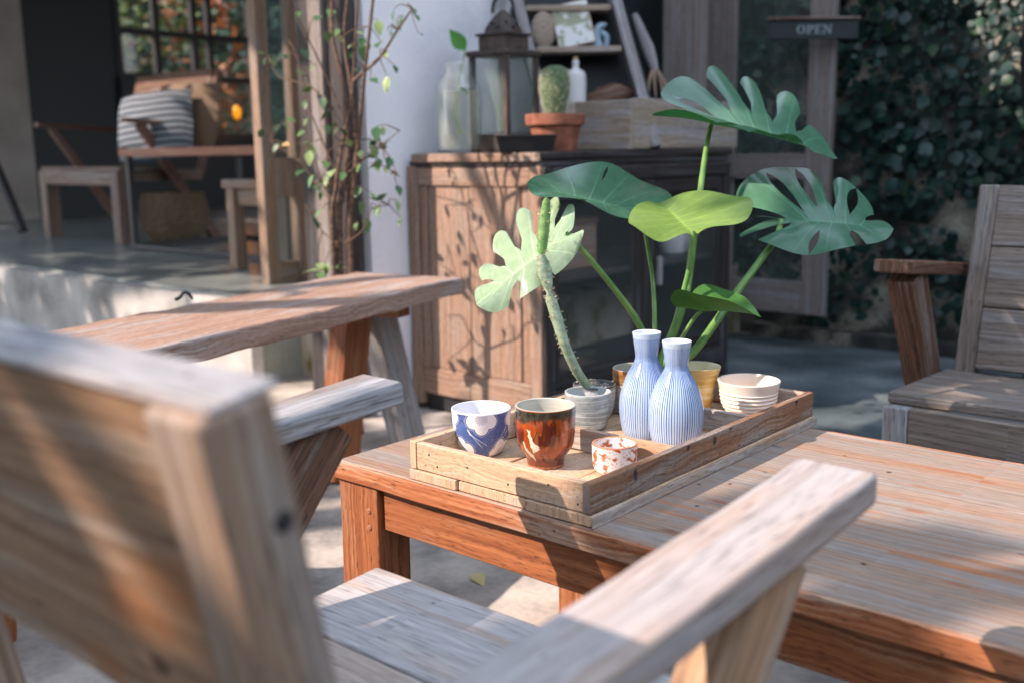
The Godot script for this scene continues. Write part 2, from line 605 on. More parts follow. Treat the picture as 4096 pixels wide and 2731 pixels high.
# pale veins of a blade: u runs from midrib to margin, v from the sinus to the tip
func vein_print() -> Image:
	var W := 128
	var H := 512
	var im := canvas(W, H, Color(0.80, 0.80, 0.80))
	var n := noise_bytes(W, H, 0.03, 171, 4)
	for y in H:
		var v := y / float(H)
		for x in W:
			var u := x / float(W)
			var b := 0.80 + 0.10 * (n[y * W + x] / 255.0 - 0.5)
			var d := absf(fposmod(v * 8.0 + 0.5, 1.0) - 0.5) / 8.0
			b += 0.17 * exp(-pow(d / (0.0035 + 0.003 * (1 - u)), 2.0)) * (1.0 - u * 0.7)
			b += 0.12 * exp(-u / 0.03)
			im.set_pixel(x, y, Color(b * 0.98, b, b * 0.97))
	return im

# ---------------------------------------------------------------- plants
# one monstera blade: A where the petiole meets it, T tip, Ls / Rs the widest points of its two halves;
# cuts = for each half a list of [place along the margin, width, inner end, outer end (>1 runs out through the margin)]
func blade(A: Vector3, T: Vector3, Ls: Vector3, Rs: Vector3, cutsL: Array, cutsR: Array, droop: float, side_curl: float, sd: float, heart := 1.0) -> ArrayMesh:
	var b := MB.new()
	var up := ((T - A).cross(Ls - A) + (Rs - A).cross(T - A)).normalized()
	if up.y < 0: up = -up
	var mid_at := 0.28
	var ml := A.lerp(T, mid_at)
	var size := A.distance_to(T)
	var outline := [Vector2(0.0, 0.0), Vector2(0.12, -0.13 * heart), Vector2(0.42, -0.24 * heart), Vector2(0.78, -0.06 * heart), Vector2(1.0, 0.26), Vector2(0.97, 0.55), Vector2(0.72, 0.83), Vector2(0.30, 0.98), Vector2(0.0, 1.02)]
	for side in 2:
		var S: Vector3 = (Ls if side == 0 else Rs) - ml
		var cuts: Array = cutsL if side == 0 else cutsR
		var edges := [[0.0, 0.0, 0.0, 0.0]]
		edges.append_array(cuts)
		edges.append([1.0, 0.0, 0.0, 0.0])
		for e in edges.size() - 1:
			var ea: Array = edges[e]
			var eb: Array = edges[e + 1]
			var NI := maxi(8, int((eb[0] - ea[0]) * 56))
			var NJ := 14
			var pos := []
			for i in NI + 1:
				var row := []
				for j in NJ + 1:
					var fi := float(i) / NI
					var r := float(j) / NJ
					var ga := _gap(ea, r)
					var gb := _gap(eb, r)
					var th := lerpf(ea[0] + ga, eb[0] - gb, fi)
					var re := r
					var rough := 0.0
					if ea[3] > 1.0: rough = maxf(rough, pow(1 - fi, 5.0))
					if eb[3] > 1.0: rough = maxf(rough, pow(fi, 5.0))
					re *= 1.0 - 0.13 * rough
					var q := th * (outline.size() - 1)
					var qi := clampi(int(q), 0, outline.size() - 2)
					var mg: Vector2 = outline[qi].cubic_interpolate(outline[qi + 1], outline[maxi(qi - 1, 0)], outline[mini(qi + 2, outline.size() - 1)], q - qi)
					var org := Vector2(0, 0.86 * pow(th, 1.25))
					var uv := org.lerp(mg, re)
					uv.y += 0.05 * sin(PI * re) * (0.5 - th)
					var lift := -droop * uv.y * uv.y - side_curl * uv.x * uv.x + 0.03 * sin(th * 19.0 + sd) * re * re
					lift -= 0.05 * rough * re * re
					var P := A + (T - A) * uv.y + S * uv.x + up * (lift * size)
					var vein := 1.0 + 0.55 * exp(-pow(uv.x / 0.02, 2.0))
					vein += 0.25 * exp(-pow((fi - 0.5) * NI / 0.8, 2.0)) * (1 - re)
					row.append([P, Vector2(re, th), vein])
				pos.append(row)
			var id := []
			for i in NI + 1:
				var row := []
				for j in NJ + 1:
					var a: Vector3 = pos[mini(i + 1, NI)][j][0] - pos[maxi(i - 1, 0)][j][0]
					var d: Vector3 = pos[i][mini(j + 1, NJ)][0] - pos[i][maxi(j - 1, 0)][0]
					var nn := a.cross(d)
					if nn.length() < 1e-9: nn = up
					nn = nn.normalized()
					if nn.dot(up) < 0: nn = -nn
					var vv: float = pos[i][j][2]
					row.append(b.p(pos[i][j][0], nn, pos[i][j][1], Color(vv, vv * 0.98, vv)))
				id.append(row)
			for i in NI:
				for j in NJ: b.quad(id[i][j], id[i + 1][j], id[i + 1][j + 1], id[i][j + 1])
	return b.mesh()

func _gap(e: Array, r: float) -> float:
	if e[1] <= 0.0 or r < e[2]: return 0.0
	if e[3] > 1.0: return e[1] * 0.5 * smoothstep(e[2], e[2] + 0.22, r)
	return e[1] * 0.5 * pow(maxf(0.0, sin(PI * clampf((r - e[2]) / (e[3] - e[2]), 0, 1))), 0.7)

func scatter(called: String, parent: Node3D, mesh: Mesh, mat: Material, at: Array, colors: Array) -> MultiMeshInstance3D:
	var mm := MultiMesh.new()
	mm.transform_format = MultiMesh.TRANSFORM_3D
	mm.use_colors = true
	mm.mesh = mesh
	mm.instance_count = at.size()
	var pw: Transform3D = gx.get(parent, Transform3D.IDENTITY)
	var inv := pw.affine_inverse()
	for i in at.size():
		mm.set_instance_transform(i, inv * at[i])
		mm.set_instance_color(i, colors[i])
	var o := MultiMeshInstance3D.new()
	o.multimesh = mm
	o.material_override = mat
	o.name = called if parent != self else numbered(called)
	parent.add_child(o, true)
	o.set_meta("kind", "stuff")
	return o

func rand_basis(tilt: float, s: float) -> Basis:
	var b := Basis(Vector3.UP, rng.randf() * TAU)
	b = b * Basis(Vector3(1, 0, 0), rng.randf_range(-tilt, tilt)) * Basis(Vector3(0, 0, 1), rng.randf_range(-tilt, tilt))
	return b.scaled(Vector3.ONE * s)

# ---------------------------------------------------------------- an armchair; front is -z, origin on the floor
func armchair(called: String, label: String, xf: Transform3D, d: Dictionary, m: Dictionary) -> Node3D:
	var root := thing(called, label, "armchair", xf.origin)
	root.transform = xf
	gx[root] = xf
	ctx = xf
	var xa: float = d.xa
	var aw: float = d.get("arm_w", 0.07)
	for s in [-1, 1]:
		var fr := Vector3(s * xa, d.arm_yf - 0.014, d.arm_zf)
		var rr := Vector3(s * xa, d.arm_yr - 0.014, d.arm_zr)
		board(root, "armrest", m.arm if s > 0 else m.get("arm2", m.arm), fr, rr, aw, d.get("arm_t", 0.028), {"r": 0.005, "jit": 0.0012})
		var bt := Vector3(s * xa, d.arm_yf - 0.034, d.brace_z + (d.get("brace2_dz", 0.0) if s < 0 else 0.0))
		var ln := 0.84 if d.get("steep", false) == false else 0.55
		board(root, "brace", m.brace if s > 0 else m.get("brace2", m.brace), bt, bt + Vector3(0, -(bt.y - 0.0), (bt.y - 0.0) * ln * d.get("lean", 1.0)), d.get("brace_w", 0.042), d.get("brace_t", 0.058), {"r": 0.004, "jit": 0.001, "up": Vector3(0, 0.6, 0.8)})
	var xs: float = d.xs
	var n: int = d.get("seat_planks", 3)
	for i in n:
		var z0: float = lerpf(d.seat_zf, d.seat_zr, float(i) / n)
		var z1: float = lerpf(d.seat_zf, d.seat_zr, float(i + 1) / n) - 0.002
		var y0: float = lerpf(d.seat_y, d.seat_yr, (i + 0.5) / n) - 0.011
		var tilt: float = (d.seat_yr - d.seat_y) / (d.seat_zr - d.seat_zf)
		board(root, "seat_plank", m.seat, Vector3(-xs, y0, (z0 + z1) / 2), Vector3(xs, y0, (z0 + z1) / 2), z1 - z0, 0.022, {"r": 0.004, "jit": 0.0008, "up": Vector3(0, 1, -tilt)})
	var lw: float = d.get("leg_w", 0.05)
	var ry: float = d.seat_y - 0.024
	var rh: float = d.get("rail_h", 0.085)
	for s in [-1, 1]:
		beam(root, "leg", m.leg, Vector3(s * xs - lw * (0.5 + 0.5 * s) , 0, d.seat_zf - d.rail_out), Vector3(s * xs + lw * (0.5 - 0.5 * s), ry, d.seat_zf - d.rail_out + lw), {"r": 0.004, "jit": 0.0008})
		beam(root, "side_rail", m.leg, Vector3(s * (xs - 0.02) - 0.014, ry - 0.07, d.seat_zf - d.rail_out + lw + 0.001), Vector3(s * (xs - 0.02) + 0.014, ry - 0.012, d.seat_zr), {"r": 0.003})
	beam(root, "front_rail", m.seat, Vector3(-xs + lw + 0.001, ry - rh, d.seat_zf - d.rail_out + 0.002), Vector3(xs - lw - 0.001, ry, d.seat_zf - d.rail_out + 0.03), {"r": 0.003, "jit": 0.0008})
	# the back: two leaning posts and boards across
	var ln2 := Vector3(0, d.back_y - d.seat_yr, d.back_zt - d.back_zb)
	var dir := ln2.normalized()
	var bx: float = d.bx
	for s in [-1, 1]:
		var b0 := Vector3(s * (bx - 0.0225), d.seat_yr - 0.04, d.back_zb) - dir * 0.0
		board(root, "back_post", m.back_post, b0, b0 + dir * (ln2.length() + 0.04), 0.045, 0.04, {"r": 0.005, "jit": 0.001, "up": Vector3(0, 0, 1)})
	var nb: int = d.get("back_boards", 2)
	for i in nb:
		var t0: float = lerpf(d.back_bottom, 1.0, float(i) / nb)
		var t1: float = lerpf(d.back_bottom, 1.0, float(i + 1) / nb)
		var cen := Vector3(0, d.seat_yr, d.back_zb) + ln2 * ((t0 + t1) / 2) + Vector3(0, 0, d.get("board_off", 0.0))
		var wid := (t1 - t0) * ln2.length() - 0.002
		var hx: float = bx - 0.046 + d.get("board_over", 0.0)
		board(root, "back_board", m.back, cen - Vector3(hx, 0, 0), cen + Vector3(hx, 0, 0), d.get("board_t", 0.034), wid, {"r": 0.004, "jit": 0.001, "up": dir})
	if m.has("cap"):
		var top := Vector3(0, d.seat_yr, d.back_zb) + ln2 + dir * 0.0012 + Vector3(0, 0, d.get("board_off", 0.0))
		board(root, "weathered_sheen_top", m.cap, top - Vector3(bx - 0.0015, 0, 0), top + Vector3(bx - 0.0015, 0, 0), 0.0385, 0.004, {"r": 0.0018, "up": dir})  # grey weathered wood, its paleness also standing in for sky sheen on top
	ctx = Transform3D.IDENTITY
	return root
# ---------------------------------------------------------------- the scene
func _ready() -> void:
	rng.seed = 20240611
	jn.seed = 7
	jn.frequency = 0.01
	jn.fractal_octaves = 3
	var cam := Camera3D.new()
	cam.name = "camera"
	add_child(cam)
	cam.transform = Transform3D(Basis(Vector3.UP, deg_to_rad(41.0)) * Basis(Vector3.RIGHT, deg_to_rad(-10.42)) * Basis(Vector3.BACK, deg_to_rad(-0.84)), Vector3(0, 0.87, 0))
	cam.fov = rad_to_deg(2.0 * atan(784.0 / 2400.0))
	cam.near = 0.02
	cam.far = 200.0
	var ph := CameraAttributesPhysical.new()
	ph.frustum_focal_length = 36.7
	ph.frustum_focus_distance = 1.47
	ph.exposure_aperture = 3.8
	cam.attributes = ph
	cam.fov = rad_to_deg(2.0 * atan(784.0 / 2400.0))
	cam.current = true
	var we := WorldEnvironment.new()
	we.name = "world"
	var env := Environment.new()
	env.background_mode = Environment.BG_SKY
	var sm := ProceduralSkyMaterial.new()
	sm.sky_top_color = Color(0.69, 0.74, 0.83)
	sm.sky_horizon_color = Color(0.90, 0.91, 0.935)
	sm.sky_curve = 0.25
	sm.ground_bottom_color = Color(0.34, 0.32, 0.30)
	sm.ground_horizon_color = Color(0.55, 0.55, 0.56)
	sm.sky_energy_multiplier = 1.45
	var sk := Sky.new()
	sk.sky_material = sm
	env.sky = sk
	env.tonemap_mode = Environment.TONE_MAPPER_LINEAR
	env.tonemap_exposure = 1.7
	env.sdfgi_enabled = true
	env.ssao_enabled = true
	env.ssil_enabled = true
	we.environment = env
	add_child(we)
	var sun := DirectionalLight3D.new()
	sun.name = "sun"
	sun.light_color = Color(1.0, 0.91, 0.85)
	sun.light_energy = 1.6
	sun.light_angular_distance = 0.5
	sun.shadow_enabled = true
	add_child(sun)
	sun.look_at_from_position(SUN.normalized() * 20.0, Vector3.ZERO)

	make_materials()
	build_setting()
	build_room()
	build_door_side()
	build_cabinet()
	build_on_cabinet()
	build_vine()
	build_bench()
	build_chairs()
	build_table()
	build_tray()
	build_cups()
	build_monstera()
	build_cacti()
	build_garden()
	build_added_side_hedge()
	build_added_rear_hedge()
	build_shade_trees()

func make_materials() -> void:
	var holes := []
	var r := RandomNumberGenerator.new()
	r.seed = 11
	for i in 26: holes.append([r.randf(), r.randf(), r.randf_range(0.0014, 0.0035), r.randf_range(0.003, 0.006), C(52, 40, 34), 0.85])
	var marks := holes.duplicate()
	for i in 16: marks.append([r.randf(), r.randf(), r.randf_range(0.006, 0.02), r.randf_range(0.004, 0.012), C(150, 84, 52), 0.6])
	for i in 10: marks.append([r.randf(), r.randf(), r.randf_range(0.004, 0.012), r.randf_range(0.004, 0.01), C(70, 66, 66), 0.5])
	for i in 34: marks.append([r.randf(), r.randf(), r.randf_range(0.025, 0.10), r.randf_range(0.004, 0.012), [C(168, 98, 54), C(176, 118, 80), C(150, 96, 66)][i % 3], r.randf_range(0.35, 0.75)])
	for i in 12: marks.append([r.randf(), r.randf(), r.randf_range(0.03, 0.08), r.randf_range(0.01, 0.03), C(186, 178, 172), 0.5])
	for i in 8: marks.append([r.randf(), r.randf(), r.randf_range(0.01, 0.022), r.randf_range(0.010, 0.022), C(112, 76, 62), 0.7])
	mats.top = wood({"w": 1024, "h": 1024, "seed": 3, "a": [C(138, 100, 74), C(160, 122, 97), C(182, 148, 124)], "g": [C(122, 112, 104), C(144, 134, 126), C(166, 156, 148)], "share": 0.64, "soft": 0.36, "amp": 26, "pore": 74, "pdark": 205, "lx": 1.3, "ly": 0.65, "stretch": 60, "pstretch": 20, "pfreq": 0.012, "relief": 0.05, "stamps": marks, "rough": 0.62})
	mats.orange = wood({"w": 1024, "h": 256, "seed": 8, "a": [C(116, 68, 42), C(148, 90, 56), C(172, 112, 74)], "g": [C(118, 92, 74), C(150, 118, 94), C(174, 142, 116)], "share": 0.26, "amp": 18, "pore": 76, "pdark": 180, "lx": 1.0, "ly": 0.25, "relief": 0.03, "stamps": holes, "rough": 0.5})
	mats.edge = wood({"w": 1024, "h": 256, "seed": 18, "a": [C(120, 66, 40), C(164, 100, 64), C(194, 136, 98)], "g": [C(134, 108, 88), C(172, 142, 120), C(196, 170, 148)], "share": 0.42, "amp": 20, "pore": 78, "pdark": 170, "lx": 1.0, "ly": 0.25, "relief": 0.06, "stamps": holes, "rough": 0.6})
	var sawn := []
	for i in 30: sawn.append([r.randf(), r.randf(), r.randf_range(0.0016, 0.005), r.randf_range(0.004, 0.011), C(58, 44, 36), 0.9])
	mats.tray_pale = wood({"w": 1024, "h": 256, "seed": 23, "a": [C(172, 138, 108), C(196, 164, 134), C(212, 184, 156)], "g": [C(156, 138, 120), C(186, 166, 148), C(204, 186, 168)], "share": 0.35, "amp": 46, "pore": 72, "pdark": 176, "lx": 0.62, "ly": 0.16, "saw": 0.31, "relief": 0.05, "stamps": sawn, "rough": 0.72})
	var nails := []
	for q in [[0.02, 0.2], [0.02, 0.55], [0.03, 0.85], [0.13, 0.6], [0.33, 0.3], [0.33, 0.55], [0.62, 0.25], [0.62, 0.6], [0.95, 0.3], [0.95, 0.62]]: nails.append([q[0], q[1], 0.008, 0.05, C(46, 40, 42), 0.9])
	mats.tray_dark = wood({"w": 1024, "h": 256, "seed": 27, "a": [C(104, 72, 52), C(132, 97, 73), C(158, 122, 96)], "g": [C(108, 96, 89), C(138, 125, 116), C(160, 148, 138)], "share": 0.42, "amp": 30, "pore": 80, "pdark": 170, "lx": 0.62, "ly": 0.16, "saw": 0.27, "relief": 0.06, "stamps": nails, "rough": 0.75})
	mats.tray_in = wood({"w": 512, "h": 256, "seed": 29, "a": [C(140, 104, 76), C(180, 142, 112), C(204, 172, 144)], "g": [C(132, 122, 114), C(170, 158, 148), C(194, 184, 176)], "share": 0.55, "amp": 34, "pore": 74, "pdark": 180, "lx": 0.5, "ly": 0.2, "relief": 0.05, "rough": 0.75, "stamps": holes})
	var blots := []
	for i in 12: blots.append([r.randf(), r.randf(), r.randf_range(0.02, 0.07), r.randf_range(0.03, 0.10), C(148, 94, 54), 0.6])
	blots.append([0.40, 0.5, 0.012, 0.03, C(60, 42, 34), 0.9]); blots.append([0.8, 0.35, 0.012, 0.03, C(60, 42, 34), 0.9])
	mats.back = wood({"seed": 33, "a": [C(112, 86, 64), C(140, 110, 84), C(162, 132, 104)], "g": [C(118, 100, 84), C(144, 124, 106), C(166, 148, 130)], "share": 0.4, "amp": 24, "stamps": blots, "rough": 0.7, "pore": 60})
	mats.gray = wood({"seed": 37, "a": [C(152, 133, 121), C(166, 148, 136), C(178, 162, 151)], "g": [C(150, 144, 142), C(163, 157, 155), C(174, 169, 167)], "share": 0.6, "amp": 30, "stamps": holes, "rough": 0.66, "pore": 74, "pdark": 190})
	mats.gray2 = wood({"seed": 39, "a": [C(110, 98, 92), C(144, 134, 128), C(172, 164, 160)], "g": [C(112, 112, 114), C(150, 150, 152), C(180, 180, 182)], "share": 0.6, "amp": 30, "stamps": holes, "rough": 0.66, "pore": 80, "pdark": 170})
	mats.seat = wood({"seed": 41, "a": [C(152, 136, 124), C(172, 157, 146), C(186, 173, 163)], "g": [C(148, 145, 145), C(168, 165, 165), C(184, 181, 181)], "share": 0.55, "amp": 26, "stamps": holes, "rough": 0.66, "pore": 72, "pdark": 195})
	mats.post = wood({"seed": 44, "a": [C(112, 90, 72), C(142, 118, 98), C(166, 144, 124)], "g": [C(116, 104, 94), C(146, 134, 124), C(170, 158, 148)], "share": 0.4, "amp": 30, "rough": 0.65})
	mats.far = wood({"seed": 45, "a": [C(96, 86, 78), C(124, 112, 102), C(148, 136, 126)], "g": [C(106, 103, 100), C(132, 128, 125), C(154, 149, 146)], "share": 0.4, "amp": 40, "rough": 0.7})
	mats.settle = wood({"seed": 46, "w": 256, "h": 128, "a": [C(82, 66, 56), C(108, 90, 78), C(130, 112, 98)], "g": [C(96, 88, 82), C(120, 112, 106), C(140, 132, 126)], "share": 0.4, "amp": 30, "rough": 0.6})
	mats.tan = wood({"seed": 43, "a": [C(134, 104, 78), C(172, 140, 110), C(196, 168, 140)], "g": [C(132, 118, 106), C(166, 152, 140), C(190, 178, 168)], "share": 0.35, "amp": 30, "rough": 0.65})
	mats.brown = wood({"seed": 47, "a": [C(74, 50, 38), C(104, 74, 58), C(134, 102, 84)], "g": [C(96, 86, 80), C(126, 116, 110), C(154, 144, 140)], "share": 0.3, "amp": 30, "rough": 0.65, "pore": 84, "pdark": 140})
	mats.plank_top = wood({"w": 1024, "h": 256, "seed": 49, "a": [C(134, 106, 90), C(164, 134, 117), C(188, 160, 144)], "g": [C(140, 128, 124), C(168, 156, 151), C(192, 182, 178)], "share": 0.4, "amp": 40, "rough": 0.6, "lx": 1.0, "ly": 0.28, "pore": 74, "pdark": 180})
	mats.plank_edge = wood({"seed": 51, "a": [C(72, 50, 38), C(106, 78, 60), C(140, 110, 90)], "g": [C(94, 84, 76), C(130, 118, 110), C(166, 156, 148)], "share": 0.35, "amp": 60, "rough": 0.8, "relief": 0.16, "pore": 92, "pdark": 110, "ly": 0.25})
	mats.cab_side = wood({"w": 1024, "h": 256, "seed": 53, "a": [C(118, 94, 78), C(150, 122, 104), C(178, 150, 132)], "g": [C(114, 98, 86), C(148, 130, 116), C(176, 160, 148)], "share": 0.4, "amp": 36, "rough": 0.6, "lx": 1.0, "ly": 0.25, "pore": 70, "pdark": 150})
	mats.cab_dark = wood({"seed": 57, "a": [C(40, 36, 36), C(60, 54, 53), C(82, 75, 73)], "g": [C(56, 56, 58), C(78, 78, 80), C(102, 102, 104)], "share": 0.4, "amp": 30, "rough": 0.6, "pore": 80, "pdark": 150})  # brown-grey wood, darkened further to paint the shade on the cabinet front
	mats.crate = wood({"seed": 59, "a": [C(128, 114, 98), C(160, 146, 130), C(184, 172, 158)], "g": [C(130, 124, 120), C(160, 154, 152), C(186, 182, 180)], "share": 0.5, "amp": 50, "rough": 0.8, "pore": 74, "pdark": 170})
	mats.door = wood({"seed": 61, "a": [C(104, 95, 90), C(128, 119, 114), C(150, 141, 136)], "g": [C(112, 110, 110), C(134, 131, 131), C(156, 153, 153)], "share": 0.45, "amp": 26, "rough": 0.7})
	mats.rack = wood({"seed": 63, "a": [C(120, 116, 118), C(150, 148, 152), C(180, 180, 186)], "g": [C(96, 90, 86), C(130, 122, 118), C(160, 152, 150)], "share": 0.3, "amp": 30, "rough": 0.7})
	mats.ground = mottled([[0.0, C(112, 110, 106)], [0.35, C(154, 148, 142)], [0.6, C(180, 172, 164)], [1.0, C(204, 196, 186)]], 71, 0.012, 0.55, 0.8, 0.25)
	mats.concrete = mottled([[0.0, C(116, 116, 112)], [0.4, C(162, 160, 156)], [1.0, C(192, 190, 186)]], 73, 0.012, 0.5, 0.8, 0.2)
	mats.moss = mottled([[0.0, C(72, 78, 40)], [0.34, C(122, 118, 74)], [0.5, C(178, 168, 146)], [1.0, C(204, 198, 190)]], 75, 0.01, 0.9, 0.9, 0.4)
	mats.room_floor = mottled([[0.0, C(96, 106, 108)], [0.5, C(126, 134, 134)], [1.0, C(154, 160, 158)]], 77, 0.012, 0.4, 0.28, 0.05)
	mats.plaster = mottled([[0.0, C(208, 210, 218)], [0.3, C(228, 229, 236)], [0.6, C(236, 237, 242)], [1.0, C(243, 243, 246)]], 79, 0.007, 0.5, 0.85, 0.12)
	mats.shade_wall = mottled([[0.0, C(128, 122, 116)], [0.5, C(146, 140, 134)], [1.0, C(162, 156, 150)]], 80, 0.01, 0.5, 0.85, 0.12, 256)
	mats.old_wall = mottled([[0.0, C(36, 38, 36)], [0.45, C(66, 66, 60)], [0.64, C(124, 121, 108)], [1.0, C(172, 167, 152)]], 81, 0.01, 0.6, 0.9, 0.6)
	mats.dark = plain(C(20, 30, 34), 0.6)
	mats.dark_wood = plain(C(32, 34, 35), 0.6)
	mats.iron = plain(C(46, 46, 48), 0.5, 0.5)
	mats.iron.metallic = 0.3
	mats.rust = mottled([[0.0, C(50, 44, 42)], [0.5, C(70, 60, 56)], [1.0, C(104, 84, 72)]], 83, 0.03, 3.0, 0.6, 0.1, 128)
	mats.glass = glass(Color(0.9, 0.96, 0.95), 0.05)
	mats.dirty_glass = glass(Color(0.62, 0.70, 0.68), 0.22)
	mats.teal_glass = glass(Color(0.40, 0.50, 0.50), 0.5)
	mats.terracotta = mottled([[0.0, C(92, 58, 44)], [0.45, C(142, 86, 64)], [1.0, C(172, 118, 94)]], 85, 0.02, 4.0, 0.8, 0.1, 256)
	mats.soil = mottled([[0.0, C(40, 36, 32)], [0.5, C(84, 78, 70)], [1.0, C(160, 150, 140)]], 87, 0.08, 12.0, 0.95, 0.4, 128)
	mats.leaf = foliage(C(70, 120, 66), Color(0.25, 0.5, 0.1))
	mats.white = plain(C(214, 214, 216), 0.4)
	mats.black_plastic = plain(C(26, 32, 36), 0.35)

func build_setting() -> void:
	var b := MB.new()
	b.flat(Vector3(-40, 0, -40), Vector3(40, 0, -40), Vector3(40, 0, 40), Vector3(-40, 0, 40), Vector3.UP)
	tag(put("ground", b.mesh(), mats.ground, self), "worn grey concrete yard with damp stains", "", "", "structure")
	b = MB.new()
	b.box(Vector3(-14, 0.0, -9), Vector3(-3.3, 0.33, -2.34))
	tag(put("terrace_floor", b.mesh(), mats.room_floor, self), "raised polished concrete floor of the open room", "", "", "structure")
	b = MB.new()
	b.box(Vector3(-14, 0.0, -2.337), Vector3(-3.295, 0.318, -2.285))
	tag(put("step_riser", b.mesh(), mats.concrete, self), "pale concrete step face below the open room", "", "", "structure")
	b = MB.new()
	b.box(Vector3(-3.298, 0.0, -9), Vector3(-2.4, 0.326, -2.52))
	tag(put("plinth", b.mesh(), mats.moss, self), "mossy low plinth wall under the glazed doors", "", "", "structure")
	b = MB.new()
	b.box(Vector3(-2.78, 0.33, -3.2), Vector3(-2.565, 3.0, -2.262))
	b.box(Vector3(-2.78, 0.0, -2.5), Vector3(-2.565, 0.329, -2.262))
	tag(put("pale_wall", b.mesh(), mats.plaster, self), "smooth pale lavender plaster wall behind the cabinet", "wall")
	b = MB.new()
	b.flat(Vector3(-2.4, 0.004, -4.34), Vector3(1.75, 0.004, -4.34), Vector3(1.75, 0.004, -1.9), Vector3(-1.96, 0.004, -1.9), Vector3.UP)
	tag(put("damp_shaded_paving", b.mesh(), mottled([[0.0, C(60, 70, 74)], [0.4, C(84, 96, 100)], [0.7, C(108, 118, 121)], [1.0, C(136, 144, 146)]], 72, 0.009, 0.5, 0.6, 0.2), self), "damp concrete before the ivy wall, darkened further with painted shade", "", "", "structure")  # wet concrete sheet whose dark colour also carries the shade there
	# a yellow leaf on the floor
	var lf := leaf_mesh(0.06, 0.03, 0.1, 0.2)
	tag(put("fallen_leaf", lf, foliage(C(206, 190, 130), Color(0.3, 0.3, 0.1)), self, Transform3D(Basis(Vector3.UP, 1.1), Vector3(-1.41, 0.006, -1.49))), "small yellow fallen leaf lying on the concrete under the table", "leaf")

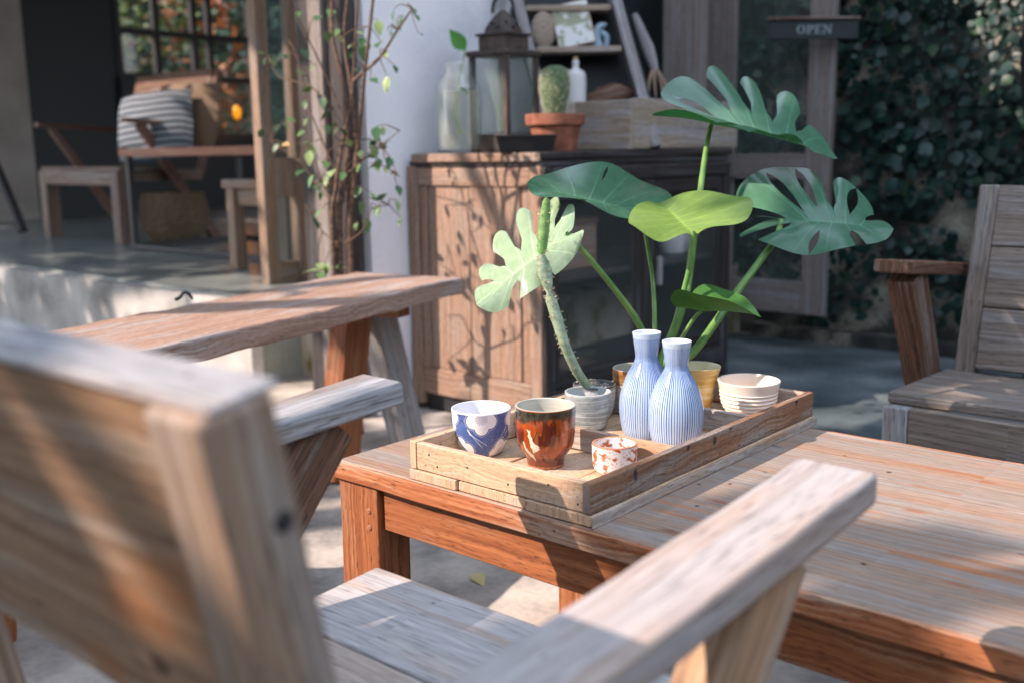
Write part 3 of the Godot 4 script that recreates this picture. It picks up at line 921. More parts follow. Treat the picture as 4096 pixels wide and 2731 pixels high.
func build_room() -> void:
	var b := MB.new()
	b.box(Vector3(-9.4, 2.8, -9), Vector3(-2.75, 2.95, -2.45))
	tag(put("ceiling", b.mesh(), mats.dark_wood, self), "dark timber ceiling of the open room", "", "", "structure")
	b = MB.new()
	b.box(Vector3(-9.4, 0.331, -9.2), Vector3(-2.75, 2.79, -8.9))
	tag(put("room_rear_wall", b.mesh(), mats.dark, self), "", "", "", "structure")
	b = MB.new()
	b.box(Vector3(-9.3, 0.331, -4.18), Vector3(-9.0, 2.79, -2.6))
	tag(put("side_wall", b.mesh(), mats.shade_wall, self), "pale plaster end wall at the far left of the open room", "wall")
	b = MB.new()
	b.box(Vector3(-9.3, 0.331, -5.02), Vector3(-9.06, 2.79, -4.182))
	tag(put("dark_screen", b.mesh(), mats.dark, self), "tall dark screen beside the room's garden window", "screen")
	# garden window: a grid of dark bars with panes
	var w := thing("garden_window", "dark framed grid window with sunlit garden behind it", "window", Vector3(-9.05, 0.33, -5.8))
	b = MB.new()
	b.box(Vector3(-9.25, 0.331, -8.9), Vector3(-9.05, 1.0, -5.021))
	put("sill_wall", b.mesh(), mats.dark, w)
	for z in [-5.06, -5.45, -5.85, -6.02, -6.5, -6.95]:
		beam(w, "bar", mats.dark_wood, Vector3(-9.1, 1.0, z - 0.03), Vector3(-9.04, 2.78, z + 0.03))
	for y in [1.03, 1.58, 1.98, 2.4]:
		beam(w, "crossbar", mats.dark_wood, Vector3(-9.115, y - 0.03, -7.6), Vector3(-9.062, y + 0.03, -5.025))
	b = MB.new()
	b.flat(Vector3(-9.09, 1.0, -7.6), Vector3(-9.09, 1.0, -5.03), Vector3(-9.09, 2.78, -5.03), Vector3(-9.09, 2.78, -7.6), Vector3.RIGHT)
	put("pane", b.mesh(), mats.glass, w)
	b = MB.new()
	b.box(Vector3(-9.04, 1.0, -5.82), Vector3(-8.98, 1.56, -5.022))
	put("blind_panel", b.mesh(), mats.dark, w)
	# settle with a striped cushion
	var xf := Transform3D(Basis(Vector3.UP, PI), Vector3(-6.48, 0.33, -3.55))
	armchair("wooden_settle", "dark wide wooden armchair with a striped cushion inside the open room", xf, {"xa": 0.56, "arm_yf": 0.76, "arm_yr": 0.72, "arm_zf": -0.25, "arm_zr": 0.38, "brace_z": -0.15, "xs": 0.51, "seat_y": 0.47, "seat_yr": 0.44, "seat_zf": -0.27, "seat_zr": 0.3, "rail_out": 0.02, "leg_w": 0.09, "back_y": 1.08, "back_zb": 0.3, "back_zt": 0.48, "bx": 0.5, "back_bottom": 0.2, "lean": 0.8, "rail_h": 0.09}, {"arm": mats.brown, "brace": mats.brown, "seat": mats.settle, "leg": mats.settle, "back_post": mats.brown, "back": mats.brown})
	# cushion
	var st := canvas(16, 264, C(140, 147, 154))
	for y in 264:
		if y % 24 < 11: st.fill_rect(Rect2i(0, y, 16, 1), C(56, 66, 76))
	var cm := tex_mat(st, 0.9, 0.2)
	b = MB.new()
	var rows := []
	for side in 2:
		for i in 17:
			var row := []
			for j in 17:
				var p := i / 8.0 - 1.0
				var q := j / 8.0 - 1.0
				var hgt := 0.085 * pow(maxf(0, (1 - p * p * p * p) * (1 - q * q * q * q)), 0.5) * (1 if side == 0 else -1)
				var pin := 1.0 - 0.06 * (p * p * q * q) + 0.04 * jn.get_noise_2d(p * 90, q * 90)
				row.append(b.p(Vector3(p * 0.25 * pin, q * 0.23 * pin, hgt), Vector3(p * 0.5, q * 0.5, 1 if side == 0 else -1).normalized(), Vector2(p * 0.5 + 0.5, q * 0.5 + 0.5)))
			rows.append(row)
	for side in 2:
		for i in 16:
			for j in 16: b.quad(rows[side * 17 + i][j], rows[side * 17 + i + 1][j], rows[side * 17 + i + 1][j + 1], rows[side * 17 + i][j + 1])
	tag(put("striped_cushion", b.mesh(), cm, self, Transform3D(Basis(Vector3.UP, 0.55) * Basis(Vector3.RIGHT, -0.32) * Basis(Vector3.BACK, 0.1), Vector3(-6.0, 1.04, -3.56))), "grey and white striped cushion propped against the settle's back", "cushion")
	tag(put("plain_cushion", b.mesh(), plain(C(128, 110, 94), 0.9, 0.2), self, Transform3D(Basis(Vector3.UP, 0.3) * Basis(Vector3.RIGHT, -0.3), Vector3(-6.0, 1.1, -3.78))), "sunlit tan cushion behind the striped one on the settle", "cushion")
	# low table on an iron frame
	var t := thing("iron_frame_table", "low table with wooden top on thin black iron frame in the room", "table", Vector3(-4.95, 0.33, -3.5))
	beam(t, "table_top", mats.orange, Vector3(-5.68, 0.86, -3.95), Vector3(-4.2, 0.905, -3.12), {"jit": 0.001})
	for q in [[-5.64, -3.16], [-4.24, -3.16], [-5.64, -3.9], [-4.24, -3.9]]:
		beam(t, "leg", mats.iron, Vector3(q[0] - 0.016, 0.332, q[1] - 0.016), Vector3(q[0] + 0.016, 0.86, q[1] + 0.016))
	for q in [[-5.64, -3.16, -4.24, -3.16], [-5.64, -3.9, -4.24, -3.9], [-5.64, -3.16, -5.64, -3.9]]:
		board(t, "floor_bar", mats.iron, Vector3(q[0], 0.347, q[1]), Vector3(q[2], 0.347, q[3]), 0.028, 0.026)
	# woven basket
	var k := thing("woven_basket", "round tan woven basket on the floor under the iron framed table", "basket", Vector3(-5.96, 0.331, -3.62))
	var bm := mottled([[0.0, C(70, 58, 44)], [0.5, C(108, 92, 72)], [1.0, C(140, 122, 98)]], 91, 0.05, 5.0, 0.9, 0.4, 128)
	var pm := pot_mesh([Vector2(0.15, 0), Vector2(0.2, 0.08), Vector2(0.21, 0.2), Vector2(0.19, 0.3)], 0.014, 40, 0.02, 2.0, 0.003, 14.0)
	put("body", pm[0], bm, k, Transform3D(Basis(), k.position)); put("lining", pm[1], bm, k, Transform3D(Basis(), k.position))
	# pale stool at the right
	var s := thing("pale_stool", "pale wooden stool half hidden by the folding glass door", "stool", Vector3(-4.0, 0.33, -3.05))
	beam(s, "seat", mats.post, Vector3(-4.26, 0.71, -3.3), Vector3(-3.76, 0.75, -2.84), {"r": 0.006})
	beam(s, "rail", mats.post, Vector3(-4.2, 0.63, -2.9), Vector3(-3.82, 0.708, -2.87))
	for q in [[-4.24, -2.91], [-3.85, -2.91], [-4.24, -3.27], [-3.85, -3.27]]:
		beam(s, "leg", mats.post, Vector3(q[0], 0.332, q[1]), Vector3(q[0] + 0.06, 0.71, q[1] + 0.06))
	# leaning pole
	var pole := put("leaning_pole", tube([Vector3(-7.28, 0.36, -3.25), Vector3(-7.46, 0.80, -3.19), Vector3(-7.8, 1.6, -3.05)], [0.035, 0.035, 0.035], 10), mats.iron, self)
	tag(pole, "dark slanting pole at the far left edge of the room floor", "pole")
	# amber glowing ball hung on a cord
	var al := thing("amber_glow", "small amber glowing ball hanging by the garden window", "lantern", Vector3(-8.8, 1.26, -6.1))
	var em := plain(C(255, 170, 40), 0.4)
	em.emission_enabled = true
	em.emission = C(255, 150, 20)
	em.emission_energy_multiplier = 0.6
	put("glow_ball", ball(Vector3(0.04, 0.065, 0.04)), em, al, Transform3D(Basis(), Vector3(-8.8, 1.26, -6.1)))
	put("cord", tube([Vector3(-8.8, 1.32, -6.1), Vector3(-8.8, 2.8, -6.1)], [0.004, 0.004], 6), mats.iron, al)
	var ol := OmniLight3D.new()
	ol.name = "glow_light"
	ol.light_color = Color(1.0, 0.6, 0.2)
	ol.light_energy = 0.04
	ol.light_size = 0.04
	ol.omni_range = 6.0
	ol.omni_attenuation = 2.0
	ol.shadow_enabled = true
	al.add_child(ol)
	# folding glass door leaf and timber posts
	var d := thing("folding_glass_door", "folded open timber door with narrow glass panes beside the vine", "door", Vector3(-3.6, 0.33, -2.72))
	beam(d, "stile", mats.post, Vector3(-3.63, 0.33, -2.65), Vector3(-3.58, 2.7, -2.59))
	beam(d, "stile", mats.post, Vector3(-3.63, 0.33, -2.835), Vector3(-3.58, 2.7, -2.755))
	for y in [[0.33, 0.42], [0.69, 0.85], [2.58, 2.7]]:
		beam(d, "rail", mats.post, Vector3(-3.622, y[0], -2.7545), Vector3(-3.588, y[1], -2.6505))
	for y in [[0.42, 0.69], [0.85, 2.58]]:
		b = MB.new()
		b.flat(Vector3(-3.605, y[0], -2.7545), Vector3(-3.605, y[0], -2.6505), Vector3(-3.605, y[1], -2.6505), Vector3(-3.605, y[1], -2.7545), Vector3.RIGHT)
		put("pane", b.mesh(), mats.teal_glass, d)
	var lab := ["dark brown timber post just right of the folding glass door", "mauve brown timber post standing between two dark gaps behind the vine", "slim dark timber post against the edge of the pale wall"]
	var xs := [[-2.825, -2.747, -2.20], [-2.735, -2.672, -2.18], [-2.650, -2.588, -2.19]]
	for i in 3:
		var q: Array = xs[i]
		tag(beam(self, "timber_post", mats.cab_dark if i != 1 else mats.door, Vector3(q[0], 0.0, q[2] - 0.06), Vector3(q[1], 2.9, q[2]), {"jit": 0.001}), lab[i], "post", "timber posts behind the vine")

func build_door_side() -> void:
	var b := MB.new()
	b.box(Vector3(-2.75, 0.33, -4.6), Vector3(-2.56, 3.0, -3.202))
	tag(put("opening_slab", b.mesh(), mats.dark, self), "dark slab standing in for the unlit interior behind the ladder shelf", "backdrop")  # flat dark slab painted in place of the unlit room behind
	tag(beam(self, "door_post", mats.door, Vector3(-2.42, 0, -3.84), Vector3(-2.262, 3.0, -3.75), {"jit": 0.001}), "broad pale grey timber post behind the crate, left of the door", "post")
	var d := thing("glazed_timber_door", "grey timber framed glass door standing open before the ivy wall", "door", Vector3(-2.13, 0.16, -4.1))
	beam(d, "stile", mats.door, Vector3(-1.948, 0.165, -4.14), Vector3(-1.842, 2.3, -4.1), {"jit": 0.001})
	beam(d, "stile", mats.door, Vector3(-2.44, 0.165, -4.14), Vector3(-2.29, 2.3, -4.1), {"jit": 0.001})
	for y in [[0.165, 0.30], [0.73, 0.835], [2.2, 2.3]]:
		beam(d, "rail", mats.door, Vector3(-2.289, y[0], -4.137), Vector3(-1.949, y[1], -4.103), {"jit": 0.001})
	for y in [[0.3, 0.73], [0.835, 2.2]]:
		b = MB.new()
		b.flat(Vector3(-2.289, y[0], -4.12), Vector3(-1.949, y[0], -4.12), Vector3(-1.949, y[1], -4.12), Vector3(-2.289, y[1], -4.12), Vector3.BACK)
		put("pane", b.mesh(), mats.glass, d)
	# OPEN sign
	var sx := Transform3D(Basis(Vector3.UP, 0.42) * Basis(Vector3.BACK, -0.035), Vector3(-1.885, 1.318, -4.0))
	var sg := thing("open_sign", "small black chalk sign reading OPEN hung on the glass door", "sign", sx.origin)
	ctx = sx
	beam(sg, "sign_board", plain(C(34, 40, 44), 0.7), Vector3(-0.17, -0.04, -0.009), Vector3(0.17, 0.034, 0.009))
	beam(sg, "ledge", mats.brown, Vector3(-0.175, 0.0345, -0.012), Vector3(0.175, 0.044, 0.022))
	var tm := TextMesh.new()
	tm.text = "OPEN"
	var sf := SystemFont.new()
	sf.font_names = PackedStringArray(["Droid Serif"])
	sf.font_weight = 700
	tm.font = sf
	tm.font_size = 48
	tm.pixel_size = 0.001
	tm.depth = 0.002
	put("lettering", tm, plain(C(132, 146, 152), 0.9, 0.2), sg, Transform3D(Basis(), Vector3(0.005, -0.003, 0.0105)))
	ctx = Transform3D.IDENTITY
	b = MB.new()
	b.box(Vector3(-2.9, 0, -4.75), Vector3(1.5, 3.2, -4.42))
	tag(put("old_garden_wall", b.mesh(), mats.old_wall, self), "stained old wall behind the ivy, bare plaster along its foot", "wall")
	b = MB.new()
	b.box(Vector3(-2.3, 0, -4.419), Vector3(1.5, 0.06, -4.34))
	tag(put("wall_kerb", b.mesh(), mats.old_wall, self), "low kerb along the foot of the ivy wall", "", "", "structure")
	var at := []
	var cols := []
	for i in 15000:
		var x := rng.randf_range(-2.55, 1.2)
		var y := pow(rng.randf(), 0.85) * 2.7
		var bare := jn.get_noise_2d(x * 170 + 40, y * 170)
		var edge := 0.14 + 0.14 * jn.get_noise_2d(x * 260, 700)
		if y < edge + rng.randf() * 0.08: continue
		if bare > 0.34 - 0.25 * exp(-y * 2.6) and rng.randf() < 0.9: continue
		var z := -4.41 + pow(rng.randf(), 1.6) * (0.09 + 0.12 * maxf(0, jn.get_noise_2d(x * 220, y * 220 + 300) + 0.4))
		var bs := Basis(Vector3.BACK, rng.randf_range(-0.8, 0.8) + PI) * Basis(Vector3.RIGHT, -PI / 2 + rng.randf_range(-0.7, 0.5)) * Basis(Vector3.UP, rng.randf_range(-0.6, 0.6))
		at.append(Transform3D(bs.scaled(Vector3.ONE * rng.randf_range(0.022, 0.065) * (1.0 + 0.3 * jn.get_noise_2d(x * 120, y * 120))), Vector3(x, y, z)))
		var k := rng.randf_range(0.5, 1.25)
		cols.append(Color(k * 0.9, k, k * 1.05) if rng.randf() > 0.05 else Color(1.9, 1.7, 1.0))
	tag(scatter("ivy", self, leaf_mesh(1.0, 0.9, 0.15, 0.3), foliage(C(27, 54, 47), Color(0.03, 0.09, 0.04), 0.45), at, cols), "dense dark green ivy covering the garden wall", "ivy")
	var tr := thing("slender_tree", "thin dark trunk against the ivy at the right edge", "tree", Vector3(-1.05, 0, -4.0))
	put("trunk", tube([Vector3(-0.98, 0.0, -3.98), Vector3(-1.03, 0.8, -4.0), Vector3(-1.08, 1.3, -3.98), Vector3(-1.06, 3.0, -4.0)], [0.04, 0.035, 0.03, 0.025], 10), mats.dark_wood, tr)

func build_cabinet() -> void:
	var X0 := -2.555
	var X1 := -1.98
	var Z0 := -2.42
	var Z1 := -3.53
	var c := thing("glazed_cabinet", "old brown wooden cabinet with glass doors and sunlit plank side", "cabinet", Vector3(-2.24, 0, -2.97))
	# side panel: corner posts, top and bottom rails, four planks
	beam(c, "corner_post", mats.cab_side, Vector3(X0, 0.02, Z0 - 0.05), Vector3(X0 + 0.045, 0.82, Z0), {"r": 0.006, "jit": 0.0012})
	beam(c, "corner_post", mats.cab_side, Vector3(X1 - 0.05, 0.02, Z0 - 0.05), Vector3(X1 - 0.003, 0.82, Z0), {"r": 0.006, "jit": 0.0012})
	beam(c, "side_rail", mats.cab_side, Vector3(X0 + 0.046, 0.755, Z0 - 0.03), Vector3(X1 - 0.051, 0.815, Z0 - 0.004), {"r": 0.006, "jit": 0.001})
	beam(c, "side_rail", mats.cab_side, Vector3(X0 + 0.046, 0.06, Z0 - 0.03), Vector3(X1 - 0.051, 0.15, Z0 - 0.004), {"r": 0.006, "jit": 0.001})
	var px := [X0 + 0.047, X0 + 0.085, X0 + 0.27, X1 - 0.09, X1 - 0.052]
	for i in 4:
		beam(c, "side_plank", mats.cab_side, Vector3(px[i], 0.151, Z0 - 0.028 - 0.002 * (i % 2)), Vector3(px[i + 1] - 0.004, 0.754, Z0 - 0.010 - 0.003 * (i % 2)), {"r": 0.004, "jit": 0.001})
	# top slab, mouldings
	beam(c, "top_slab", mats.cab_dark, Vector3(X0 + 0.03, 0.838, Z1 - 0.02), Vector3(X1 + 0.004, 0.86, Z0 - 0.004), {"r": 0.005, "jit": 0.001})
	beam(c, "top_edge", mats.cab_side, Vector3(X0 + 0.03, 0.832, Z0 - 0.0035), Vector3(X1 - 0.002, 0.8585, Z0 + 0.008), {"r": 0.004, "jit": 0.001})
	beam(c, "cornice", mats.cab_dark, Vector3(X0 + 0.01, 0.816, Z1), Vector3(X1 + 0.0, 0.837, Z0 - 0.002), {"r": 0.006})
	# front face on +x: header, posts, doors
	beam(c, "front_header", mats.cab_dark, Vector3(X1 - 0.03, 0.765, Z1 + 0.002), Vector3(X1 + 0.012, 0.815, Z0 - 0.051), {"r": 0.008, "jit": 0.001})
	beam(c, "front_post", mats.cab_dark, Vector3(X1 - 0.002, 0.02, Z0 - 0.05), Vector3(X1 + 0.01, 0.815, Z0 - 0.004), {"r": 0.005, "jit": 0.001})
	beam(c, "front_post", mats.cab_dark, Vector3(X1 - 0.04, 0.0, Z1), Vector3(X1 + 0.014, 0.764, Z1 + 0.045), {"r": 0.006, "jit": 0.001})
	beam(c, "front_sill", mats.cab_dark, Vector3(X1 - 0.03, 0.06, Z1 + 0.046), Vector3(X1 + 0.01, 0.13, Z0 - 0.051), {"r": 0.006})
	beam(c, "front_stile", mats.cab_dark, Vector3(X1 - 0.03, 0.131, -3.02), Vector3(X1 + 0.006, 0.764, -2.955), {"r": 0.005, "jit": 0.001})
	for k in 2:
		var za: float = [Z0 - 0.052, -3.021][k]
		var zb: float = [-2.954, Z1 + 0.046][k]
		var door := thing_part(c, "door")
		beam(door, "stile", mats.cab_dark, Vector3(X1 - 0.02, 0.132, za - 0.03), Vector3(X1 + 0.002, 0.763, za), {"r": 0.003})
		beam(door, "stile", mats.cab_dark, Vector3(X1 - 0.02, 0.132, zb), Vector3(X1 + 0.002, 0.763, zb + 0.03), {"r": 0.003})
		beam(door, "rail", mats.cab_dark, Vector3(X1 - 0.02, 0.132, zb + 0.031), Vector3(X1 + 0.002, 0.18, za - 0.031), {"r": 0.003})
		beam(door, "rail", mats.cab_dark, Vector3(X1 - 0.02, 0.715, zb + 0.031), Vector3(X1 + 0.002, 0.763, za - 0.031), {"r": 0.003})
		var b := MB.new()
		b.flat(Vector3(X1 - 0.01, 0.18, zb + 0.03), Vector3(X1 - 0.01, 0.18, za - 0.03), Vector3(X1 - 0.01, 0.715, za - 0.03), Vector3(X1 - 0.01, 0.715, zb + 0.03), Vector3.RIGHT)
		put("pane", b.mesh(), mats.glass, door)
	var hd := put("handle", plank(0.10, 0.022, 0.02, 0.006), mats.rack, c, frame_of(Vector3(X1 + 0.018, 0.40, -3.035), Vector3(X1 + 0.018, 0.50, -3.035), Vector3.RIGHT))
	hd.set_meta("label", "pale block handle on the cabinet door")
	# inside: back, floor, shelf, partition
	beam(c, "rear_panel", mats.dark_wood, Vector3(X0 + 0.002, 0.02, Z1 + 0.002), Vector3(X0 + 0.016, 0.815, Z0 - 0.052))
	beam(c, "end_panel", mats.dark_wood, Vector3(X0 + 0.017, 0.02, Z1 + 0.004), Vector3(X1 - 0.042, 0.815, Z1 + 0.02))
	beam(c, "floor_board", mats.dark_wood, Vector3(X0 + 0.017, 0.09, Z1 + 0.021), Vector3(X1 - 0.032, 0.12, Z0 - 0.052))
	beam(c, "shelf", mats.cab_dark, Vector3(X0 + 0.017, 0.455, Z1 + 0.021), Vector3(X1 - 0.035, 0.475, Z0 - 0.052), {"r": 0.003})
	beam(c, "foot_board", mats.dark_wood, Vector3(X0 + 0.05, 0.0, Z0 - 0.04), Vector3(X1 - 0.052, 0.058, Z0 - 0.02))
	# things inside
	var jugs := [[-2.14, -3.40, 0.055], [-2.16, -3.47, 0.05]]
	var lab := ["white jug with a handle behind the cabinet glass", "second smaller white jug behind the cabinet glass, farther along the shelf"]
	for i in 2:
		var q: Array = jugs[i]
		var j := thing("white_jug", lab[i], "jug", Vector3(q[0], 0.4755, q[1]), "white jugs in the cabinet")
		var pm := pot_mesh([Vector2(q[2] * 0.8, 0), Vector2(q[2], 0.04), Vector2(q[2] * 0.95, 0.09), Vector2(q[2] * 0.6, 0.13), Vector2(q[2] * 0.66, 0.15)], 0.004, 32)
		var tr := Transform3D(Basis(), j.position)
		put("body", pm[0], mats.white, j, tr); put("lining", pm[1], mats.white, j, tr)
		put("handle", tube([j.position + Vector3(q[2] * 0.6, 0.13, 0), j.position + Vector3(q[2] + 0.035, 0.11, 0), j.position + Vector3(q[2] + 0.03, 0.06, 0), j.position + Vector3(q[2] * 0.95, 0.04, 0)], [0.006, 0.006, 0.006, 0.006], 8), mats.white, j)
	var bx := thing("brown_box", "dull brown box on the cabinet shelf behind glass", "box", Vector3(-2.2, 0.4755, -2.7))
	beam(bx, "body", mats.cab_side, Vector3(-2.34, 0.4755, -2.86), Vector3(-2.1, 0.62, -2.55), {"r": 0.004})
	beam(bx, "lid", mats.brown, Vector3(-2.345, 0.6205, -2.865), Vector3(-2.095, 0.645, -2.545), {"r": 0.004})
	var dish := thing("dark_dish", "flat dark dish on the cabinet's lowest board", "dish", Vector3(-2.12, 0.1205, -2.72))
	var dm := pot_mesh([Vector2(0.06, 0), Vector2(0.09, 0.02), Vector2(0.1, 0.04)], 0.005, 40)
	put("body", dm[0], mats.brown, dish, Transform3D(Basis(), dish.position)); put("lining", dm[1], mats.brown, dish, Transform3D(Basis(), dish.position))

func thing_part(parent: Node3D, called: String) -> Node3D:
	var o := Node3D.new()
	o.name = called
	parent.add_child(o, true)
	if str(o.name) != called:
		var k := 1
		while parent.has_node("%s_%03d" % [called, k]): k += 1
		o.name = "%s_%03d" % [called, k]
	gx[o] = gx.get(parent, Transform3D.IDENTITY)
	return o

func build_on_cabinet() -> void:
	var Y := 0.8605
	# glass jar with water and a cutting
	var J := Vector3(-2.41, Y, -2.52)
	var j := thing("glass_jar", "clear glass jar of water with a rooting plant cutting", "jar", J)
	var gm := glass(Color(0.84, 0.88, 0.86), 0.07)
	var outer := smooth_prof([Vector2(0.0001, 0.0), Vector2(0.05, 0.0), Vector2(0.068, 0.008), Vector2(0.0735, 0.03), Vector2(0.0735, 0.19), Vector2(0.068, 0.222), Vector2(0.052, 0.248), Vector2(0.048, 0.258), Vector2(0.0515, 0.264), Vector2(0.0485, 0.270), Vector2(0.0515, 0.276), Vector2(0.050, 0.288)], 5)
	var inner := smooth_prof([Vector2(0.0475, 0.288), Vector2(0.0462, 0.258), Vector2(0.05, 0.246), Vector2(0.0655, 0.220), Vector2(0.0710, 0.19), Vector2(0.0710, 0.03), Vector2(0.064, 0.012), Vector2(0.0001, 0.010)], 5)
	outer.append_array(inner)
	put("body", lathe(outer, 56), gm, j, Transform3D(Basis(), J))
	var wm := glass(Color(0.82, 0.84, 0.70), 0.15)
	put("water", lathe([Vector2(0.0001, 0.0110), Vector2(0.060, 0.0125), Vector2(0.0675, 0.022), Vector2(0.0702, 0.034), Vector2(0.0702, 0.192), Vector2(0.069, 0.195), Vector2(0.0001, 0.195)], 40), wm, j, Transform3D(Basis(), J))
	var cut := thing("plant_cutting", "green cutting with one pointed leaf standing in the glass jar", "plant", J + Vector3(0, 0.05, 0))
	var gs := plain(C(128, 158, 70), 0.5)
	put("stem", tube([J + Vector3(0.01, 0.06, 0.0), J + Vector3(-0.004, 0.13, 0.01), J + Vector3(0.012, 0.24, 0.0), J + Vector3(0.035, 0.325, -0.005)], [0.004, 0.004, 0.003, 0.002], 8), gs, cut)
	for q in [[0.02, 0.03, 0.01, 0.05], [-0.02, 0.02, 0.01, 0.04], [0.045, 0.03, -0.01, 0.03], [0.0, 0.03, 0.02, 0.02]]:
		put("root", tube([J + Vector3(0.008, 0.075, 0), J + Vector3(q[0] * 0.6, 0.06, q[2]), J + Vector3(q[0], q[1] + 0.005, q[2])], [0.0022, 0.0016, 0.001], 6), plain(C(196, 180, 130), 0.7), cut)
	var lm := foliage(C(62, 132, 40), Color(0.2, 0.5, 0.05))
	put("leaf", leaf_mesh(0.085, 0.05, 0.15, 0.3), lm, cut, Transform3D(Basis(Vector3(0.55, 0.6, -0.6).normalized(), Vector3(0.6, -0.1, 0.75).normalized(), Vector3(-0.42, 0.86, 0.1).normalized()).orthonormalized(), J + Vector3(0.036, 0.322, -0.005)))
	put("leaf", leaf_mesh(0.04, 0.02, 0.15, 0.3), lm, cut, Transform3D(Basis(Vector3.UP, 0.6).rotated(Vector3.RIGHT, -0.4), J + Vector3(0.01, 0.235, 0)))
	put("leaf", leaf_mesh(0.05, 0.018, 0.15, 0.3), lm, cut, Transform3D(Basis(Vector3.UP, 2.2).rotated(Vector3.RIGHT, -0.9), J + Vector3(0.005, 0.21, 0)))
	# lantern
	var L := Vector3(-2.317, Y, -2.645)
	var l := thing("metal_lantern", "rusty dark metal lantern with glass sides and pierced dome top", "lantern", L)
	var hw := 0.073
	ctx = Transform3D(Basis.from_scale(Vector3(1, 1.07, 1)), Vector3(0, -0.07 * Y, 0))
	beam(l, "base", mats.rust, L + Vector3(-hw - 0.008, 0, -hw - 0.008), L + Vector3(hw + 0.008, 0.055, hw + 0.008), {"r": 0.004})
	for sx in [-1, 1]:
		for sz in [-1, 1]:
			beam(l, "corner_bar", mats.rust, L + Vector3(sx * hw - 0.009, 0.0555, sz * hw - 0.009), L + Vector3(sx * hw + 0.009, 0.2845, sz * hw + 0.009), {"r": 0.002})
	beam(l, "roof_plate", mats.rust, L + Vector3(-hw - 0.016, 0.285, -hw - 0.016), L + Vector3(hw + 0.016, 0.302, hw + 0.016), {"r": 0.005})
	beam(l, "collar", mats.rust, L + Vector3(-0.058, 0.3025, -0.058), L + Vector3(0.058, 0.345, 0.058), {"r": 0.003})
	beam(l, "collar_plate", mats.rust, L + Vector3(-0.066, 0.3455, -0.066), L + Vector3(0.066, 0.354, 0.066), {"r": 0.003})
	var prs := lathe(smooth_prof([Vector2(0.064, 0.354), Vector2(0.055, 0.375), Vector2(0.032, 0.402), Vector2(0.012, 0.418), Vector2(0.0001, 0.425)], 4), 4)
	put("dome", prs, mats.rust, l, Transform3D(Basis(Vector3.UP, PI / 4), L))
	for k in 10:
		var a := TAU * k / 10.0
		put("piercing", ball(Vector3(0.006, 0.006, 0.006), 0.0, 0.0, 8, 6), mats.black_plastic, l, Transform3D(Basis(), L + Vector3(cos(a) * 0.043, 0.372 + 0.012 * (k % 2), sin(a) * 0.043)))
	var ring := []
	for k in 9: ring.append(L + Vector3(cos(PI * k / 8.0) * 0.036, 0.42 + sin(PI * k / 8.0) * 0.05, cos(PI * k / 8.0) * -0.01))
	put("ring_handle", tube(ring, [0.006, 0.006, 0.006, 0.006, 0.006, 0.006, 0.006, 0.006, 0.006], 8), mats.iron, l)
	for k in 4:
		var t := Basis(Vector3.UP, k * PI / 2)
		var b := MB.new()
		b.flat(t * Vector3(-hw, 0.06, hw) + L, t * Vector3(hw, 0.06, hw) + L, t * Vector3(hw, 0.283, hw) + L, t * Vector3(-hw, 0.283, hw) + L, t * Vector3.BACK)
		put("pane", b.mesh(), mats.dirty_glass, l)
	ctx = Transform3D.IDENTITY
	# shallow black tray
	var bt := thing("black_seed_tray", "shallow black plastic tray at the cabinet edge before the lantern", "tray", Vector3(-2.085, Y, -2.475))
	ctx = Transform3D(Basis(Vector3.UP, 0.72), Vector3(-2.085, Y, -2.475))
	var b2 := MB.new()
	var a0 := 0.078
	var a1 := 0.09
	var D := 0.05
	for k in 4:
		var t := Basis(Vector3.UP, k * PI / 2)
		var fx: Array = [1.0, 0.6, 1.0, 0.6]
		var wx: float = [1.0, 0.6, 1.0, 0.6][k]
		var dz: float = [0.6, 1.0, 0.6, 1.0][k]
		b2.flat(t * Vector3(-a0 * wx, 0, a0 * dz), t * Vector3(a0 * wx, 0, a0 * dz), t * Vector3(a1 * wx, D, a1 * dz + 0.002), t * Vector3(-a1 * wx, D, a1 * dz + 0.002), t * Vector3.BACK)
		b2.flat(t * Vector3(-a0 * wx, 0.003, a0 * dz - 0.004), t * Vector3(a0 * wx, 0.003, a0 * dz - 0.004), t * Vector3(a1 * wx, D, a1 * dz - 0.002), t * Vector3(-a1 * wx, D, a1 * dz - 0.002), t * Vector3.FORWARD)
	b2.flat(Vector3(-a0, 0.002, -a0 * 0.6), Vector3(a0, 0.002, -a0 * 0.6), Vector3(a0, 0.002, a0 * 0.6), Vector3(-a0, 0.002, a0 * 0.6), Vector3.UP)
	put("body", b2.mesh(), mats.black_plastic, bt)
	for s in [-1, 1]:
		beam(bt, "rim", mats.black_plastic, Vector3(-a1 - 0.006, D - 0.003, s * a1 * 0.6 - 0.005), Vector3(a1 + 0.006, D + 0.002, s * a1 * 0.6 + 0.005), {"r": 0.002})
		beam(bt, "rim", mats.black_plastic, Vector3(s * a1 - 0.005, D - 0.0025, -a1 * 0.6 + 0.006), Vector3(s * a1 + 0.005, D + 0.0015, a1 * 0.6 - 0.006), {"r": 0.002})
	ctx = Transform3D.IDENTITY
	# terracotta pot with round cactus
	var P := Vector3(-2.078, Y, -2.612)
	var p := thing("terracotta_pot", "small round rimmed terracotta pot holding the round cactus", "pot", P)
	var pm := pot_mesh([Vector2(0.064, 0), Vector2(0.078, 0.07), Vector2(0.0795, 0.08), Vector2(0.0885, 0.082), Vector2(0.092, 0.084), Vector2(0.0945, 0.112)], 0.007, 48, 0.006, 3.0)
	put("body", pm[0], mats.terracotta, p, Transform3D(Basis(), P)); put("lining", pm[1], mats.terracotta, p, Transform3D(Basis(), P))
	put("soil", lathe([Vector2(0.087, 0.098), Vector2(0.05, 0.102), Vector2(0.0001, 0.103)], 32), mats.soil, p, Transform3D(Basis(), P))
